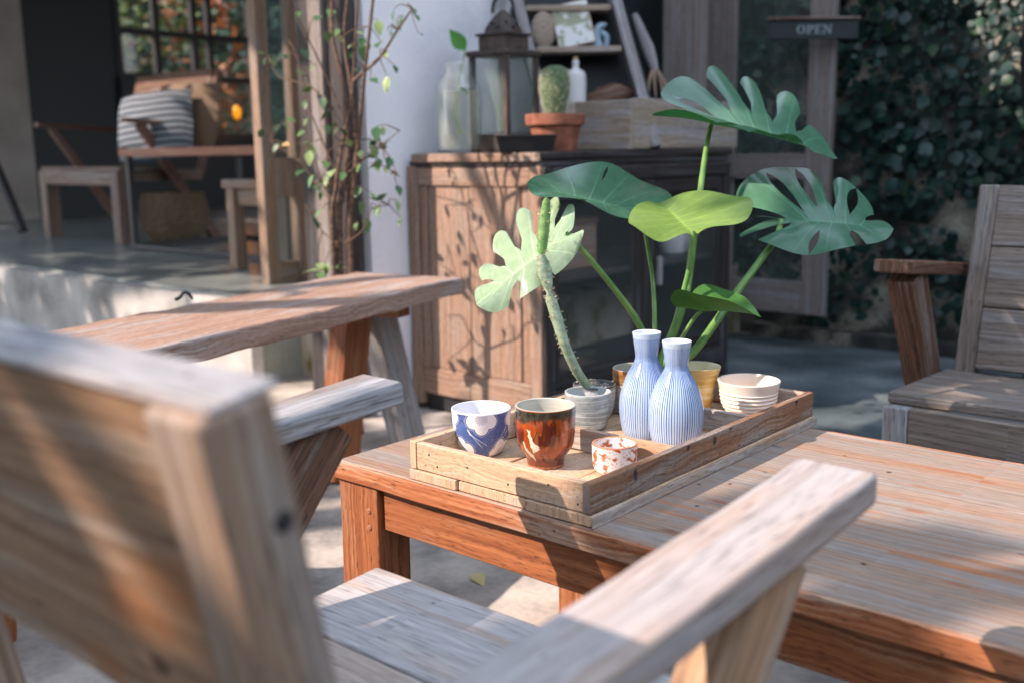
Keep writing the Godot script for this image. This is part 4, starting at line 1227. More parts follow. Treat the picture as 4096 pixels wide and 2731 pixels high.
	var cc := thing("round_cactus", "squat green barrel cactus growing in the terracotta pot", "cactus", P + Vector3(0, 0.1, 0))
	var cp := smooth_prof([Vector2(0.024, 0.09), Vector2(0.034, 0.13), Vector2(0.044, 0.18), Vector2(0.045, 0.22), Vector2(0.036, 0.25), Vector2(0.016, 0.262), Vector2(0.0001, 0.256)], 8)
	put("body", lathe(cp, 36, 0.03, 5.0), mottled([[0.0, C(58, 82, 54)], [0.6, C(86, 108, 76)], [1.0, C(120, 132, 100)]], 93, 0.1, 6.0, 0.8, 0.4, 128), cc, Transform3D(Basis(), P))
	var sp := []
	var sc := []
	for i in 700:
		var hh := rng.randf_range(0.12, 0.25)
		var rad := 0.03
		for k in cp.size() - 1:
			if (cp[k].y - hh) * (cp[k + 1].y - hh) <= 0: rad = cp[k].x
		var a := rng.randf() * TAU
		sp.append(Transform3D(Basis(Vector3.UP, -a) * Basis(Vector3.BACK, rng.randf_range(-0.9, 0.3)) * Basis.from_scale(Vector3(0.009, 0.0006, 0.0006)), P + Vector3(cos(a) * rad, hh, sin(a) * rad)))
		sc.append(Color(1, 1, 1))
	scatter("spines", cc, ball(Vector3(1, 1, 1), 0, 0, 5, 4), plain(C(214, 208, 180), 0.6), sp, sc)
	# crate
	var c := thing("wooden_crate", "weathered grey wooden crate on the cabinet behind the terracotta pot", "crate", Vector3(-2.14, Y, -3.28))
	beam(c, "side_board", mats.crate, Vector3(-2.29, Y + 0.002, -2.93), Vector3(-1.999, Y + 0.165, -2.91), {"r": 0.004, "jit": 0.0015})
	beam(c, "side_board", mats.crate, Vector3(-2.018, Y + 0.004, -3.62), Vector3(-1.996, Y + 0.17, -2.9315), {"r": 0.004, "jit": 0.0015})
	beam(c, "side_board", mats.crate, Vector3(-2.29, Y + 0.004, -3.62), Vector3(-2.27, Y + 0.165, -2.932), {"r": 0.004, "jit": 0.0015})
	beam(c, "side_board", mats.crate, Vector3(-2.269, Y + 0.004, -3.62), Vector3(-2.019, Y + 0.165, -3.6), {"r": 0.004, "jit": 0.0015})
	beam(c, "base_board", mats.crate, Vector3(-2.268, Y + 0.004, -3.598), Vector3(-2.02, Y + 0.014, -2.934))
	# plates and bottle in the crate
	var pl := [["stacked white plates lying in the crate", -2.15, -3.3], ["upper white plate tilted on the others in the crate", -2.13, -3.34]]
	for i in 2:
		var q := Vector3(pl[i][1], Y + 0.138 + 0.024 * i, pl[i][2])
		var dm := lathe(smooth_prof([Vector2(0.0001, 0.0), Vector2(0.05, 0.0), Vector2(0.09, 0.012), Vector2(0.105, 0.02), Vector2(0.088, 0.017), Vector2(0.05, 0.006), Vector2(0.0001, 0.005)], 4), 40)
		tag(put("white_plate", dm, mats.white, self, Transform3D(Basis(Vector3.RIGHT, 0.05 * i), q)), pl[i][0], "plate", "white plates in the crate")
	var kn := put("pale_knob_lid", lathe(smooth_prof([Vector2(0.05, 0.0), Vector2(0.04, 0.012), Vector2(0.012, 0.02), Vector2(0.016, 0.035), Vector2(0.0001, 0.045)], 5), 32), plain(C(176, 190, 200), 0.3), self, Transform3D(Basis(), Vector3(-2.1, Y + 0.183, -3.38)))
	tag(kn, "pale blue knobbed lid on the plates in the crate", "lid")
	# ladder shelf, turned towards the yard
	var xf := Transform3D(Basis(Vector3.UP, deg_to_rad(41)), Vector3(-2.26, Y, -3.0))
	var s := thing("ladder_shelf", "grey leaning ladder shelf with boards, standing on the cabinet", "shelf", xf.origin)
	s.transform = xf
	gx[s] = xf
	ctx = xf
	for sd in [-1, 1]:
		var lo := Vector3(-0.11, 0.0, 0.115) if sd < 0 else Vector3(0.237, 0.0, 0.115)
		var hi := Vector3(-0.287, 0.8, -0.14) if sd < 0 else Vector3(0.046, 0.8, -0.14)
		board(s, "rail", mats.rack, lo, hi, 0.10, 0.034, {"r": 0.003, "jit": 0.001, "up": Vector3(1, 0.22, 0)})
	for q in [[0.352, -0.03, -0.165, 0.130], [0.496, -0.08, -0.198, 0.098]]:
		beam(s, "shelf_board", mats.crate, Vector3(q[2], q[0] - 0.018, q[1] - 0.07), Vector3(q[3], q[0] + 0.002, q[1] + 0.07), {"r": 0.003, "jit": 0.001})
	board(s, "shelf_back", mats.dark, Vector3(0.08, 0.02, -0.02), Vector3(-0.12, 0.78, -0.25), 0.40, 0.012, {"up": Vector3(0, 0, 1)})
	board(s, "rear_leg", mats.tan, Vector3(-0.255, 0.0, -0.16), Vector3(-0.375, 0.65, -0.12), 0.03, 0.03)
	# items on its middle board
	var pic := thing_in("leaning_picture", "tilted pale picture board on the ladder shelf", "picture", xf)
	var pim := canvas(64, 64, C(196, 198, 192))
	var pn := noise_bytes(64, 64, 0.04, 97, 3)
	for y in 64:
		for x in 64:
			var v := pn[y * 64 + x] / 255.0
			pim.set_pixel(x, y, C(150, 156, 130).lerp(C(214, 216, 218), smoothstep(0.35, 0.6, v + (0.15 if y < 36 else -0.1))))
	var pt := Transform3D(Basis(Vector3.BACK, 0.2) * Basis(Vector3.RIGHT, -0.25), Vector3(-0.035, 0.432, -0.02))
	var bb := MB.new()
	bb.flat(Vector3(-0.062, -0.075, 0.008), Vector3(0.062, -0.075, 0.008), Vector3(0.062, 0.075, 0.008), Vector3(-0.062, 0.075, 0.008), Vector3.BACK, 1.0 / 0.125)
	put("print", bb.mesh(), tex_mat(pim, 0.5), pic, pt)
	put("panel", plank(0.13, 0.156, 0.014, 0.002), mats.tan, pic, pt * Transform3D(Basis(Vector3.RIGHT, -PI / 2), Vector3(0, 0, 0)))
	ctx = xf
	var disc := put("woven_disc", ball(Vector3(0.05, 0.062, 0.022), 0.02), mottled([[0.0, C(120, 104, 92)], [1.0, C(190, 176, 164)]], 99, 0.08, 9.0, 0.9, 0.3, 128), self, Transform3D(Basis(Vector3.UP, 0.4), Vector3(-0.135, 0.416, -0.02)))
	tag(disc, "round woven disc standing at the left of the ladder shelf", "ornament")
	var fig := thing_in("blue_bird_figure", "pale blue glazed figurine beside the picture on the ladder shelf", "figurine", xf)
	var fm := plain(C(140, 168, 184), 0.25)
	put("body", tube([Vector3(0.052, 0.356, -0.02), Vector3(0.046, 0.385, -0.02), Vector3(0.054, 0.42, -0.02), Vector3(0.076, 0.43, -0.02)], [0.02, 0.018, 0.014, 0.008], 10), fm, fig)
	put("tail", tube([Vector3(0.056, 0.41, -0.02), Vector3(0.082, 0.39, -0.02), Vector3(0.08, 0.356, -0.02)], [0.008, 0.012, 0.01], 8), fm, fig)
	ctx = xf
	var bo := thing_in("white_bottle", "white bottle with a cork on the lowest level of the ladder shelf", "bottle", xf)
	put("body", lathe(smooth_prof([Vector2(0.032, 0.0), Vector2(0.036, 0.01), Vector2(0.036, 0.085), Vector2(0.028, 0.105), Vector2(0.012, 0.115), Vector2(0.012, 0.14), Vector2(0.0001, 0.142)], 4), 32), mats.white, bo, Transform3D(Basis(), Vector3(-0.03, 0.165, 0.04)))
	put("cork", lathe([Vector2(0.009, 0.142), Vector2(0.009, 0.153), Vector2(0.0001, 0.154)], 16), mats.tan, bo, Transform3D(Basis(), Vector3(-0.03, 0.165, 0.04)))
	beam(bo, "stand", mats.crate, Vector3(-0.09, 0.005, -0.01), Vector3(0.17, 0.164, 0.09))
	ctx = xf
	var bark := put("bark_piece", ball(Vector3(0.085, 0.035, 0.03), 0.5, 4.0), mats.brown, self, Transform3D(Basis(Vector3.BACK, 0.2), Vector3(0.095, 0.185, 0.04)))
	tag(bark, "rough dark bark piece lying low on the ladder shelf", "bark")
	ctx = Transform3D.IDENTITY
	# wooden hand-like twig brush at the post
	ctx = Transform3D(Basis.IDENTITY, Vector3(0.03, 0.0, -0.026))
	var tw := thing("twig_brush", "brown wooden twig hand leaning by the ladder shelf", "ornament", Vector3(-2.15, 1.04, -3.24))
	put("handle", tube([Vector3(-2.240, 1.34, -3.21), Vector3(-2.195, 1.22, -3.23), Vector3(-2.17, 1.15, -3.235)], [0.012, 0.024, 0.016], 8), mats.rack, tw)
	for q in [[-2.12, 1.06, -3.255], [-2.155, 1.05, -3.225], [-2.138, 1.035, -3.25], [-2.175, 1.06, -3.21]]:
		put("twig", tube([Vector3(-2.17, 1.16, -3.235), Vector3(lerpf(-2.17, q[0], 0.6), 1.1, q[2]), Vector3(q[0], q[1], q[2])], [0.008, 0.006, 0.004], 6), mats.cab_side, tw)
	ctx = Transform3D.IDENTITY

func thing_in(called: String, label: String, category: String, xf: Transform3D) -> Node3D:
	ctx = Transform3D.IDENTITY
	var o := thing(called, label, category, xf.origin)
	ctx = xf
	return o

func build_vine() -> void:
	var root := thing("climbing_shrub", "thin multi stemmed shrub with small green leaves before the timber posts", "shrub", Vector3(-2.47, 0, -2.05))
	var bark := mottled([[0.0, C(56, 44, 37)], [0.5, C(96, 75, 61)], [1.0, C(138, 112, 93)]], 101, 0.05, 8.0, 0.8, 0.2, 128)
	var stems := [
		[Vector3(-2.471, 0.0, -2.05), Vector3(-2.464, 0.648, -2.050), Vector3(-2.435, 0.779, -2.050), Vector3(-2.408, 0.893, -2.050), Vector3(-2.417, 1.055, -2.050), Vector3(-2.457, 1.193, -2.050), Vector3(-2.453, 1.326, -2.050)],
		[Vector3(-2.455, 0.0, -2.06), Vector3(-2.446, 0.675, -2.07), Vector3(-2.389, 0.830, -2.06), Vector3(-2.355, 0.942, -2.050), Vector3(-2.328, 1.075, -2.050), Vector3(-2.294, 1.216, -2.050), Vector3(-2.274, 1.308, -2.050)],
		[Vector3(-2.479, 0.0, -2.04), Vector3(-2.476, 0.622, -2.03), Vector3(-2.453, 0.753, -2.03), Vector3(-2.424, 0.893, -2.04), Vector3(-2.389, 1.005, -2.050), Vector3(-2.363, 1.150, -2.050), Vector3(-2.339, 1.315, -2.050)],
		[Vector3(-2.44, 0.0, -2.08), Vector3(-2.444, 0.597, -2.07), Vector3(-2.417, 0.753, -2.07), Vector3(-2.385, 0.892, -2.06), Vector3(-2.386, 1.054, -2.050), Vector3(-2.408, 1.189, -2.050), Vector3(-2.380, 1.319, -2.050)],
		[Vector3(-2.374, 1.071, -2.050), Vector3(-2.315, 1.099, -2.050), Vector3(-2.244, 1.130, -2.04), Vector3(-2.161, 1.194, -2.03), Vector3(-2.100, 1.245, -2.03)],
		[Vector3(-2.476, 0.713, -2.050), Vector3(-2.527, 0.778, -2.04), Vector3(-2.554, 0.882, -2.03), Vector3(-2.574, 0.947, -2.02)],
		[Vector3(-2.441, 0.994, -2.050), Vector3(-2.489, 1.096, -2.04), Vector3(-2.546, 1.200, -2.03), Vector3(-2.602, 1.280, -2.03)],
		[Vector3(-2.448, 0.766, -2.050), Vector3(-2.498, 0.894, -2.03), Vector3(-2.550, 1.011, -2.02), Vector3(-2.591, 1.153, -2.02), Vector3(-2.629, 1.200, -2.02)],
		[Vector3(-2.448, 0.597, -2.050), Vector3(-2.396, 0.619, -2.050), Vector3(-2.336, 0.653, -2.04), Vector3(-2.305, 0.705, -2.04), Vector3(-2.221, 0.719, -2.03)],
		[Vector3(-2.424, 0.804, -2.050), Vector3(-2.353, 0.842, -2.050), Vector3(-2.257, 0.885, -2.04), Vector3(-2.166, 0.925, -2.03)],
		[Vector3(-2.469, 0.700, -2.050), Vector3(-2.558, 0.777, -2.04), Vector3(-2.616, 0.843, -2.03), Vector3(-2.742, 0.904, -2.02)],
		[Vector3(-2.472, 0.596, -2.050), Vector3(-2.537, 0.632, -2.04), Vector3(-2.594, 0.711, -2.03)],
		[Vector3(-2.408, 0.893, -2.050), Vector3(-2.312, 0.904, -2.050), Vector3(-2.240, 0.872, -2.04), Vector3(-2.180, 0.805, -2.03)],
		[Vector3(-2.470, 0.995, -2.050), Vector3(-2.557, 1.062, -2.04), Vector3(-2.681, 1.094, -2.03), Vector3(-2.722, 1.122, -2.03)]]
	var rad := [0.010, 0.009, 0.008, 0.009, 0.0055, 0.0035, 0.0035, 0.0035, 0.003, 0.0025, 0.0025, 0.003, 0.0025, 0.0025]
	var tips := []
	for i in stems.size():
		var rr := []
		for k in stems[i].size():
			rr.append(rad[i] * lerpf(1.0, 0.45, float(k) / (stems[i].size() - 1)))
			if i > 3 or k > 1: tips.append(stems[i][k])
		put("stem" if i < 4 else "branch", tube(stems[i], rr, 8), bark, root)
	# side twigs with leaves
	var lmesh := leaf_mesh(1.0, 0.62, 0.18, 0.35)
	var greens := [foliage(C(92, 126, 76), Color(0.25, 0.4, 0.1)), foliage(C(62, 98, 64), Color(0.15, 0.3, 0.1)), foliage(C(142, 166, 112), Color(0.35, 0.42, 0.15)), foliage(C(178, 150, 96), Color(0.3, 0.25, 0.1))]
	for i in 28:
		var a: Vector3 = tips[rng.randi() % tips.size()]
		var dir := Vector3(rng.randf_range(-1, 1), rng.randf_range(-0.3, 0.8), rng.randf_range(-0.5, 0.8)).normalized()
		var e := a + dir * rng.randf_range(0.04, 0.10)
		put("twig", tube([a, a.lerp(e, 0.5) + Vector3(0, 0.008, 0), e], [0.002, 0.0015, 0.001], 5, false), bark, root)
		for q in rng.randi_range(1, 3):
			var pos := a.lerp(e, rng.randf_range(0.5, 1.0))
			var pick := rng.randf()
			var g: Material = greens[0] if pick < 0.45 else (greens[1] if pick < 0.75 else (greens[2] if pick < 0.95 else greens[3]))
			put("leaf", lmesh, g, root, Transform3D(rand_basis(0.9, rng.randf_range(0.02, 0.042)), pos))
	var spots := [Vector3(-2.549, 1.170, -2.007), Vector3(-2.585, 1.129, -2.085), Vector3(-2.134, 1.243, -1.995), Vector3(-2.161, 1.258, -2.074), Vector3(-2.185, 1.238, -2.074), Vector3(-2.240, 1.228, -2.031), Vector3(-2.182, 1.193, -2.013), Vector3(-2.267, 1.174, -2.064), Vector3(-2.334, 1.173, -2.075), Vector3(-2.332, 1.172, -2.049), Vector3(-2.347, 1.172, -2.037), Vector3(-2.201, 1.104, -2.050), Vector3(-2.227, 1.076, -2.048), Vector3(-2.629, 1.027, -2.072), Vector3(-2.788, 0.959, -2.088), Vector3(-2.451, 0.944, -1.994), Vector3(-2.512, 0.952, -2.060), Vector3(-2.528, 0.907, -2.043), Vector3(-2.618, 0.896, -2.080), Vector3(-2.557, 0.876, -2.026), Vector3(-2.423, 0.818, -2.000), Vector3(-2.502, 0.797, -2.082), Vector3(-2.454, 0.843, -1.995), Vector3(-2.512, 0.805, -1.998), Vector3(-2.514, 0.753, -2.022), Vector3(-2.579, 0.770, -2.059), Vector3(-2.503, 0.701, -2.018), Vector3(-2.564, 0.673, -2.029), Vector3(-2.614, 0.654, -2.088), Vector3(-2.595, 0.935, -2.040), Vector3(-2.341, 0.873, -2.041), Vector3(-2.426, 0.725, -2.099), Vector3(-2.368, 0.752, -2.091), Vector3(-2.280, 0.718, -2.037), Vector3(-2.233, 0.830, -2.042), Vector3(-2.200, 0.732, -2.040), Vector3(-2.220, 0.774, -2.064), Vector3(-2.204, 0.854, -2.025), Vector3(-2.232, 0.938, -2.030), Vector3(-2.328, 0.892, -2.077), Vector3(-2.358, 0.767, -2.050), Vector3(-2.353, 0.678, -2.058), Vector3(-2.263, 0.713, -2.030), Vector3(-2.244, 0.679, -2.096), Vector3(-2.390, 0.664, -2.055), Vector3(-2.411, 0.752, -2.070), Vector3(-2.248, 1.069, -2.002), Vector3(-2.336, 1.191, -2.061), Vector3(-2.413, 1.219, -2.040), Vector3(-2.511, 1.287, -2.093), Vector3(-2.515, 1.265, -2.045), Vector3(-2.631, 1.290, -2.073), Vector3(-2.142, 1.199, -1.992), Vector3(-2.098, 1.232, -2.032), Vector3(-2.050, 1.175, -1.999), Vector3(-2.278, 1.152, -2.090), Vector3(-2.219, 0.938, -1.994), Vector3(-2.328, 0.848, -2.095), Vector3(-2.491, 1.033, -2.036), Vector3(-2.535, 0.803, -2.075), Vector3(-2.639, 0.816, -2.066), Vector3(-2.589, 0.973, -2.046), Vector3(-2.372, 0.812, -1.998), Vector3(-2.359, 0.836, -2.051), Vector3(-2.542, 0.523, -2.048), Vector3(-2.502, 0.530, -2.054), Vector3(-2.621, 0.496, -2.092)]
	for q in spots:
		var pick := rng.randf()
		var g: Material = greens[0] if pick < 0.5 else (greens[1] if pick < 0.72 else greens[2])
		var near: Vector3 = tips[0]
		for e in tips:
			if e.distance_to(q) < near.distance_to(q): near = e
		put("twig", tube([near, near.lerp(q, 0.5) + Vector3(0, 0.01, 0.01), q], [0.002, 0.0015, 0.001], 5, false), bark, root)
		put("leaf", lmesh, g, root, Transform3D((Basis(Vector3.UP, rng.randf_range(-0.3, 1.6)) * Basis(Vector3.RIGHT, rng.randf_range(0.2, 1.5)) * Basis(Vector3.BACK, rng.randf_range(-0.6, 0.6))).scaled(Vector3.ONE * rng.randf_range(0.026, 0.052)), q))
	# low plant by its foot, at the far side of the bench
	var lp := thing("leafy_seedling", "small bright green seedling with broad leaves at the shrub's foot", "plant", Vector3(-2.55, 0.3, -2.05))
	put("stem", tube([Vector3(-2.53, 0.0, -2.06), Vector3(-2.54, 0.3, -2.05), Vector3(-2.53, 0.52, -2.04)], [0.004, 0.003, 0.002], 6), greens[0], lp)
	for q in [[0.4, 0.6], [2.6, 0.5], [4.3, 0.8], [5.4, 0.2]]:
		put("leaf", lmesh, greens[2], lp, Transform3D((Basis(Vector3.UP, q[0]) * Basis(Vector3.RIGHT, -q[1] * 0.5)).scaled(Vector3.ONE * 0.075), Vector3(-2.53, 0.51, -2.04)))

func build_bench() -> void:
	var b := thing("plank_bench", "long rustic plank bench on splayed trestle legs", "bench", Vector3(-1.95, 0, -1.3))
	var dir := Vector3(0.25, 0, 1).normalized()
	var a := Vector3(-2.123, 0.507, -2.005)
	var e := a + dir * 2.15
	board(b, "seat_plank", mats.plank_top, a, e, 0.35, 0.046, {"r": 0.006, "jit": 0.004, "wave": 0.012, "seed": 4.0})
	var w := dir.cross(Vector3.UP)
	for k in 2:
		var c: Vector3 = a + dir * (0.20 if k == 0 else 1.32) + w * 0.02
		var foot1 := Vector3(c.x, 0, c.z) + dir * (0.06 if k == 0 else 0.02) + w * 0.06
		var foot2 := Vector3(c.x, 0, c.z) - dir * 0.30 + w * 0.06
		board(b, "leg", mats.orange, c - dir * 0.03 + w * 0.05 + Vector3(0, -0.024, 0), foot1, 0.06, 0.112, {"r": 0.004, "jit": 0.001, "up": dir})
		board(b, "leg", mats.gray2, c - dir * 0.12 + w * 0.05 + Vector3(0, -0.024, 0), foot2, 0.06, 0.105, {"r": 0.004, "jit": 0.001, "up": dir})
		board(b, "crosspiece", mats.orange, c - dir * 0.02 - w * 0.12 + Vector3(0, -0.044, 0), c - dir * 0.02 + w * 0.022 + Vector3(0, -0.044, 0), 0.05, 0.04)
	var bug := put("black_wire_twist", tube([Vector3(-2.19, 0.534, -1.315), Vector3(-2.185, 0.538, -1.325), Vector3(-2.182, 0.549, -1.335), Vector3(-2.178, 0.546, -1.345), Vector3(-2.175, 0.534, -1.352)], [0.004, 0.0045, 0.004, 0.004, 0.003], 8), mats.iron, self)
	tag(bug, "tiny twisted black wire lying on the bench plank", "wire")

func build_chairs() -> void:
	var xf := Transform3D(Basis.IDENTITY, Vector3(-0.61, 0, -0.55))
	var near := armchair("near_armchair", "big blurred wooden armchair close to the lens, seen from behind its back", xf, {"xa": 0.2735, "arm_w": 0.068, "arm_yf": 0.615, "arm_yr": 0.584, "arm_zf": -0.24, "arm_zr": 0.255, "brace_z": -0.122, "xs": 0.285, "seat_y": 0.385, "seat_yr": 0.36, "seat_zf": -0.23, "seat_zr": 0.21, "rail_out": 0.0, "back_y": 0.766, "back_zb": 0.215, "back_zt": 0.295, "bx": 0.24, "back_bottom": 0.5, "lean": 1.0, "board_t": 0.034, "back_boards": 1, "board_off": 0.002, "brace_t": 0.064, "brace2_dz": -0.03}, {"arm": mats.gray, "arm2": mats.gray2, "brace": mats.tan, "seat": mats.seat, "leg": mats.orange, "back_post": mats.post, "back": mats.back, "cap": mats.gray2, "brace2": mats.brown})
	put("screw_plug", lathe([Vector2(0.0055, 0.0), Vector2(0.005, 0.001), Vector2(0.0001, 0.0012)], 16), mats.dark_wood, near, Transform3D(Basis(Vector3.BACK, -PI / 2), Vector3(-0.3699, 0.708, -0.268)))
	xf = Transform3D(Basis(Vector3.UP, PI), Vector3(-0.455, 0, -2.2))
	armchair("far_armchair", "grey weathered wooden armchair on the far side of the table", xf, {"xa": 0.345, "arm_w": 0.085, "arm_yf": 0.638, "arm_yr": 0.60, "arm_zf": -0.093, "arm_zr": 0.28, "brace_z": -0.02, "xs": 0.31, "seat_y": 0.385, "seat_yr": 0.375, "seat_zf": -0.18, "seat_zr": 0.17, "rail_out": 0.025, "back_y": 0.775, "back_zb": 0.155, "back_zt": 0.25, "bx": 0.29, "back_bottom": 0.02, "lean": 0.65, "brace_t": 0.07, "brace_w": 0.06, "back_boards": 3, "rail_h": 0.11, "board_over": 0.0, "board_off": -0.004}, {"arm": mats.brown, "brace": mats.brown, "seat": mats.far, "leg": mats.gray2, "back_post": mats.far, "back": mats.far})

func build_table() -> void:
	var t := thing("coffee_table", "low weathered wooden coffee table with grey top and orange brown apron", "table", Vector3(-0.5, 0, -1.23))
	var x0 := -1.158
	var x1 := 0.35
	var z0 := -0.933
	var z1 := -1.522
	board(t, "table_top", mats.top, Vector3(x0 + 0.002, 0.4165, (z0 + z1) / 2), Vector3(x1, 0.4165, (z0 + z1) / 2), z0 - z1 - 0.012, 0.027, {"r": 0.003, "jit": 0.0009, "seed": 0.0})
	board(t, "top_lipping", mats.edge, Vector3(x0, 0.416, z0 - 0.0028), Vector3(x1, 0.416, z0 - 0.0028), 0.0062, 0.0262, {"r": 0.002, "jit": 0.0012})
	board(t, "top_lipping", mats.edge, Vector3(x0, 0.416, z1 + 0.0028), Vector3(x1, 0.416, z1 + 0.0028), 0.0062, 0.0262, {"r": 0.002, "jit": 0.0012})
	for q in [[x0 + 0.002, z0 - 0.068], [x0 + 0.002, z1 + 0.008], [x1 - 0.08, z0 - 0.068], [x1 - 0.08, z1 + 0.008]]:
		var lg := beam(t, "leg", mats.orange, Vector3(q[0], 0, q[1]), Vector3(q[0] + 0.082, 0.4025, q[1] + 0.062), {"r": 0.003, "jit": 0.0008})
		if q[1] > -1.1 and q[0] < 0:
			for yy in [0.375, 0.35]:
				put("peg", lathe([Vector2(0.0045, 0.0), Vector2(0.004, 0.0012), Vector2(0.0001, 0.0016)], 14), mats.edge, lg, Transform3D(Basis(Vector3.RIGHT, PI / 2), Vector3(q[0] + 0.064, yy - 0.01, q[1] + 0.0622)))
	beam(t, "apron", mats.orange, Vector3(x0 + 0.085, 0.338, z0 - 0.035), Vector3(x1 - 0.081, 0.4025, z0 - 0.016), {"r": 0.003, "jit": 0.0008})
	beam(t, "apron", mats.orange, Vector3(x0 + 0.085, 0.338, z1 + 0.016), Vector3(x1 - 0.081, 0.4025, z1 + 0.035), {"r": 0.003})
	beam(t, "apron", mats.orange, Vector3(x0 + 0.014, 0.338, z1 + 0.071), Vector3(x0 + 0.033, 0.4025, z0 - 0.069), {"r": 0.003})

func build_tray() -> void:
	var t := thing("serving_tray", "rustic pale wooden tray with two dividers on the coffee table", "tray", Vector3(-0.853, 0.43, -1.24))
	var x0 := -1.006
	var x1 := -0.700
	var z0 := -0.942
	var z1 := -1.536
	var yb := 0.4305
	var yf := 0.4445
	var yt := 0.4835
	var xs := [x0 - 0.002, x0 + 0.088, x0 + 0.205, x1 + 0.003]
	for i in 3:
		beam(t, "bottom_board", mats.tray_pale, Vector3(xs[i] + 0.001, yb, z1 - 0.003), Vector3(xs[i + 1] - 0.001, yf - 0.0005 * (i % 2), z0 + 0.0015 - 0.003 * (i % 2)), {"r": 0.002, "jit": 0.0012})
	beam(t, "base_strip", mats.tray_in, Vector3(x1 + 0.0032, yb, z1 - 0.003), Vector3(x1 + 0.0055, yf - 0.001, z0 + 0.003), {"r": 0.0015, "jit": 0.0008})
	var sd := [[x0, mats.tray_pale], [x1 - 0.012, mats.tray_dark]]
	for q in sd:
		beam(t, "side_board", q[1], Vector3(q[0], yf + 0.001, z1), Vector3(q[0] + 0.012, yt, z0), {"r": 0.0015, "jit": 0.0008, "seed": 0.0})
	beam(t, "end_board", mats.tray_pale, Vector3(x0 + 0.0125, yf + 0.001, z0 - 0.0135), Vector3(x1 - 0.0125, yt - 0.0008, z0 - 0.001), {"r": 0.0015, "jit": 0.0007})
	beam(t, "end_board", mats.tray_in, Vector3(x0 + 0.0125, yf + 0.001, z1 + 0.001), Vector3(x1 - 0.0125, yt - 0.0008, z1 + 0.0135), {"r": 0.0015, "jit": 0.0007})
	for z in [-1.152, -1.358]:
		beam(t, "divider", mats.tray_in, Vector3(x0 + 0.0125, yf + 0.003, z - 0.005), Vector3(x1 - 0.0125, yt - 0.005, z + 0.005), {"r": 0.0015, "jit": 0.0007})
	for q in [[-0.97, 0.470], [-0.955, 0.456], [-0.90, 0.4655], [-0.83, 0.457], [-0.765, 0.470], [-0.72, 0.455]]:
		put("nail", lathe([Vector2(0.0016, 0.0), Vector2(0.0012, 0.0006), Vector2(0.0001, 0.0007)], 10), mats.iron, t, Transform3D(Basis(Vector3.RIGHT, PI / 2), Vector3(q[0], q[1], z0 - 0.0010)))

func cup(called: String, label: String, cat: String, at: Vector3, outer: Array, wall: float, mo: Material, mi: Material, turn := 0.0, o := {}) -> Node3D:
	var c := thing(called, label, cat, at, o.get("group", ""))
	var pm := pot_mesh(outer, wall, 72, o.get("wob", 0.004), o.get("seed", 1.0), o.get("rib", 0.0), o.get("nrib", 0.0), o.get("rlo", 0.0), o.get("rhi", 1.0))
	put("body", pm[0], mo, c, Transform3D(Basis(Vector3.UP, turn), at))
	put("lining", pm[1], mi, c, Transform3D(Basis(Vector3.UP, turn), at))
	return c

# turn so that u = 0.5 of the print looks at the lens side of the table
func facing(at: Vector3) -> float:
	var a := atan2(-at.z, -at.x)
	return PI - a

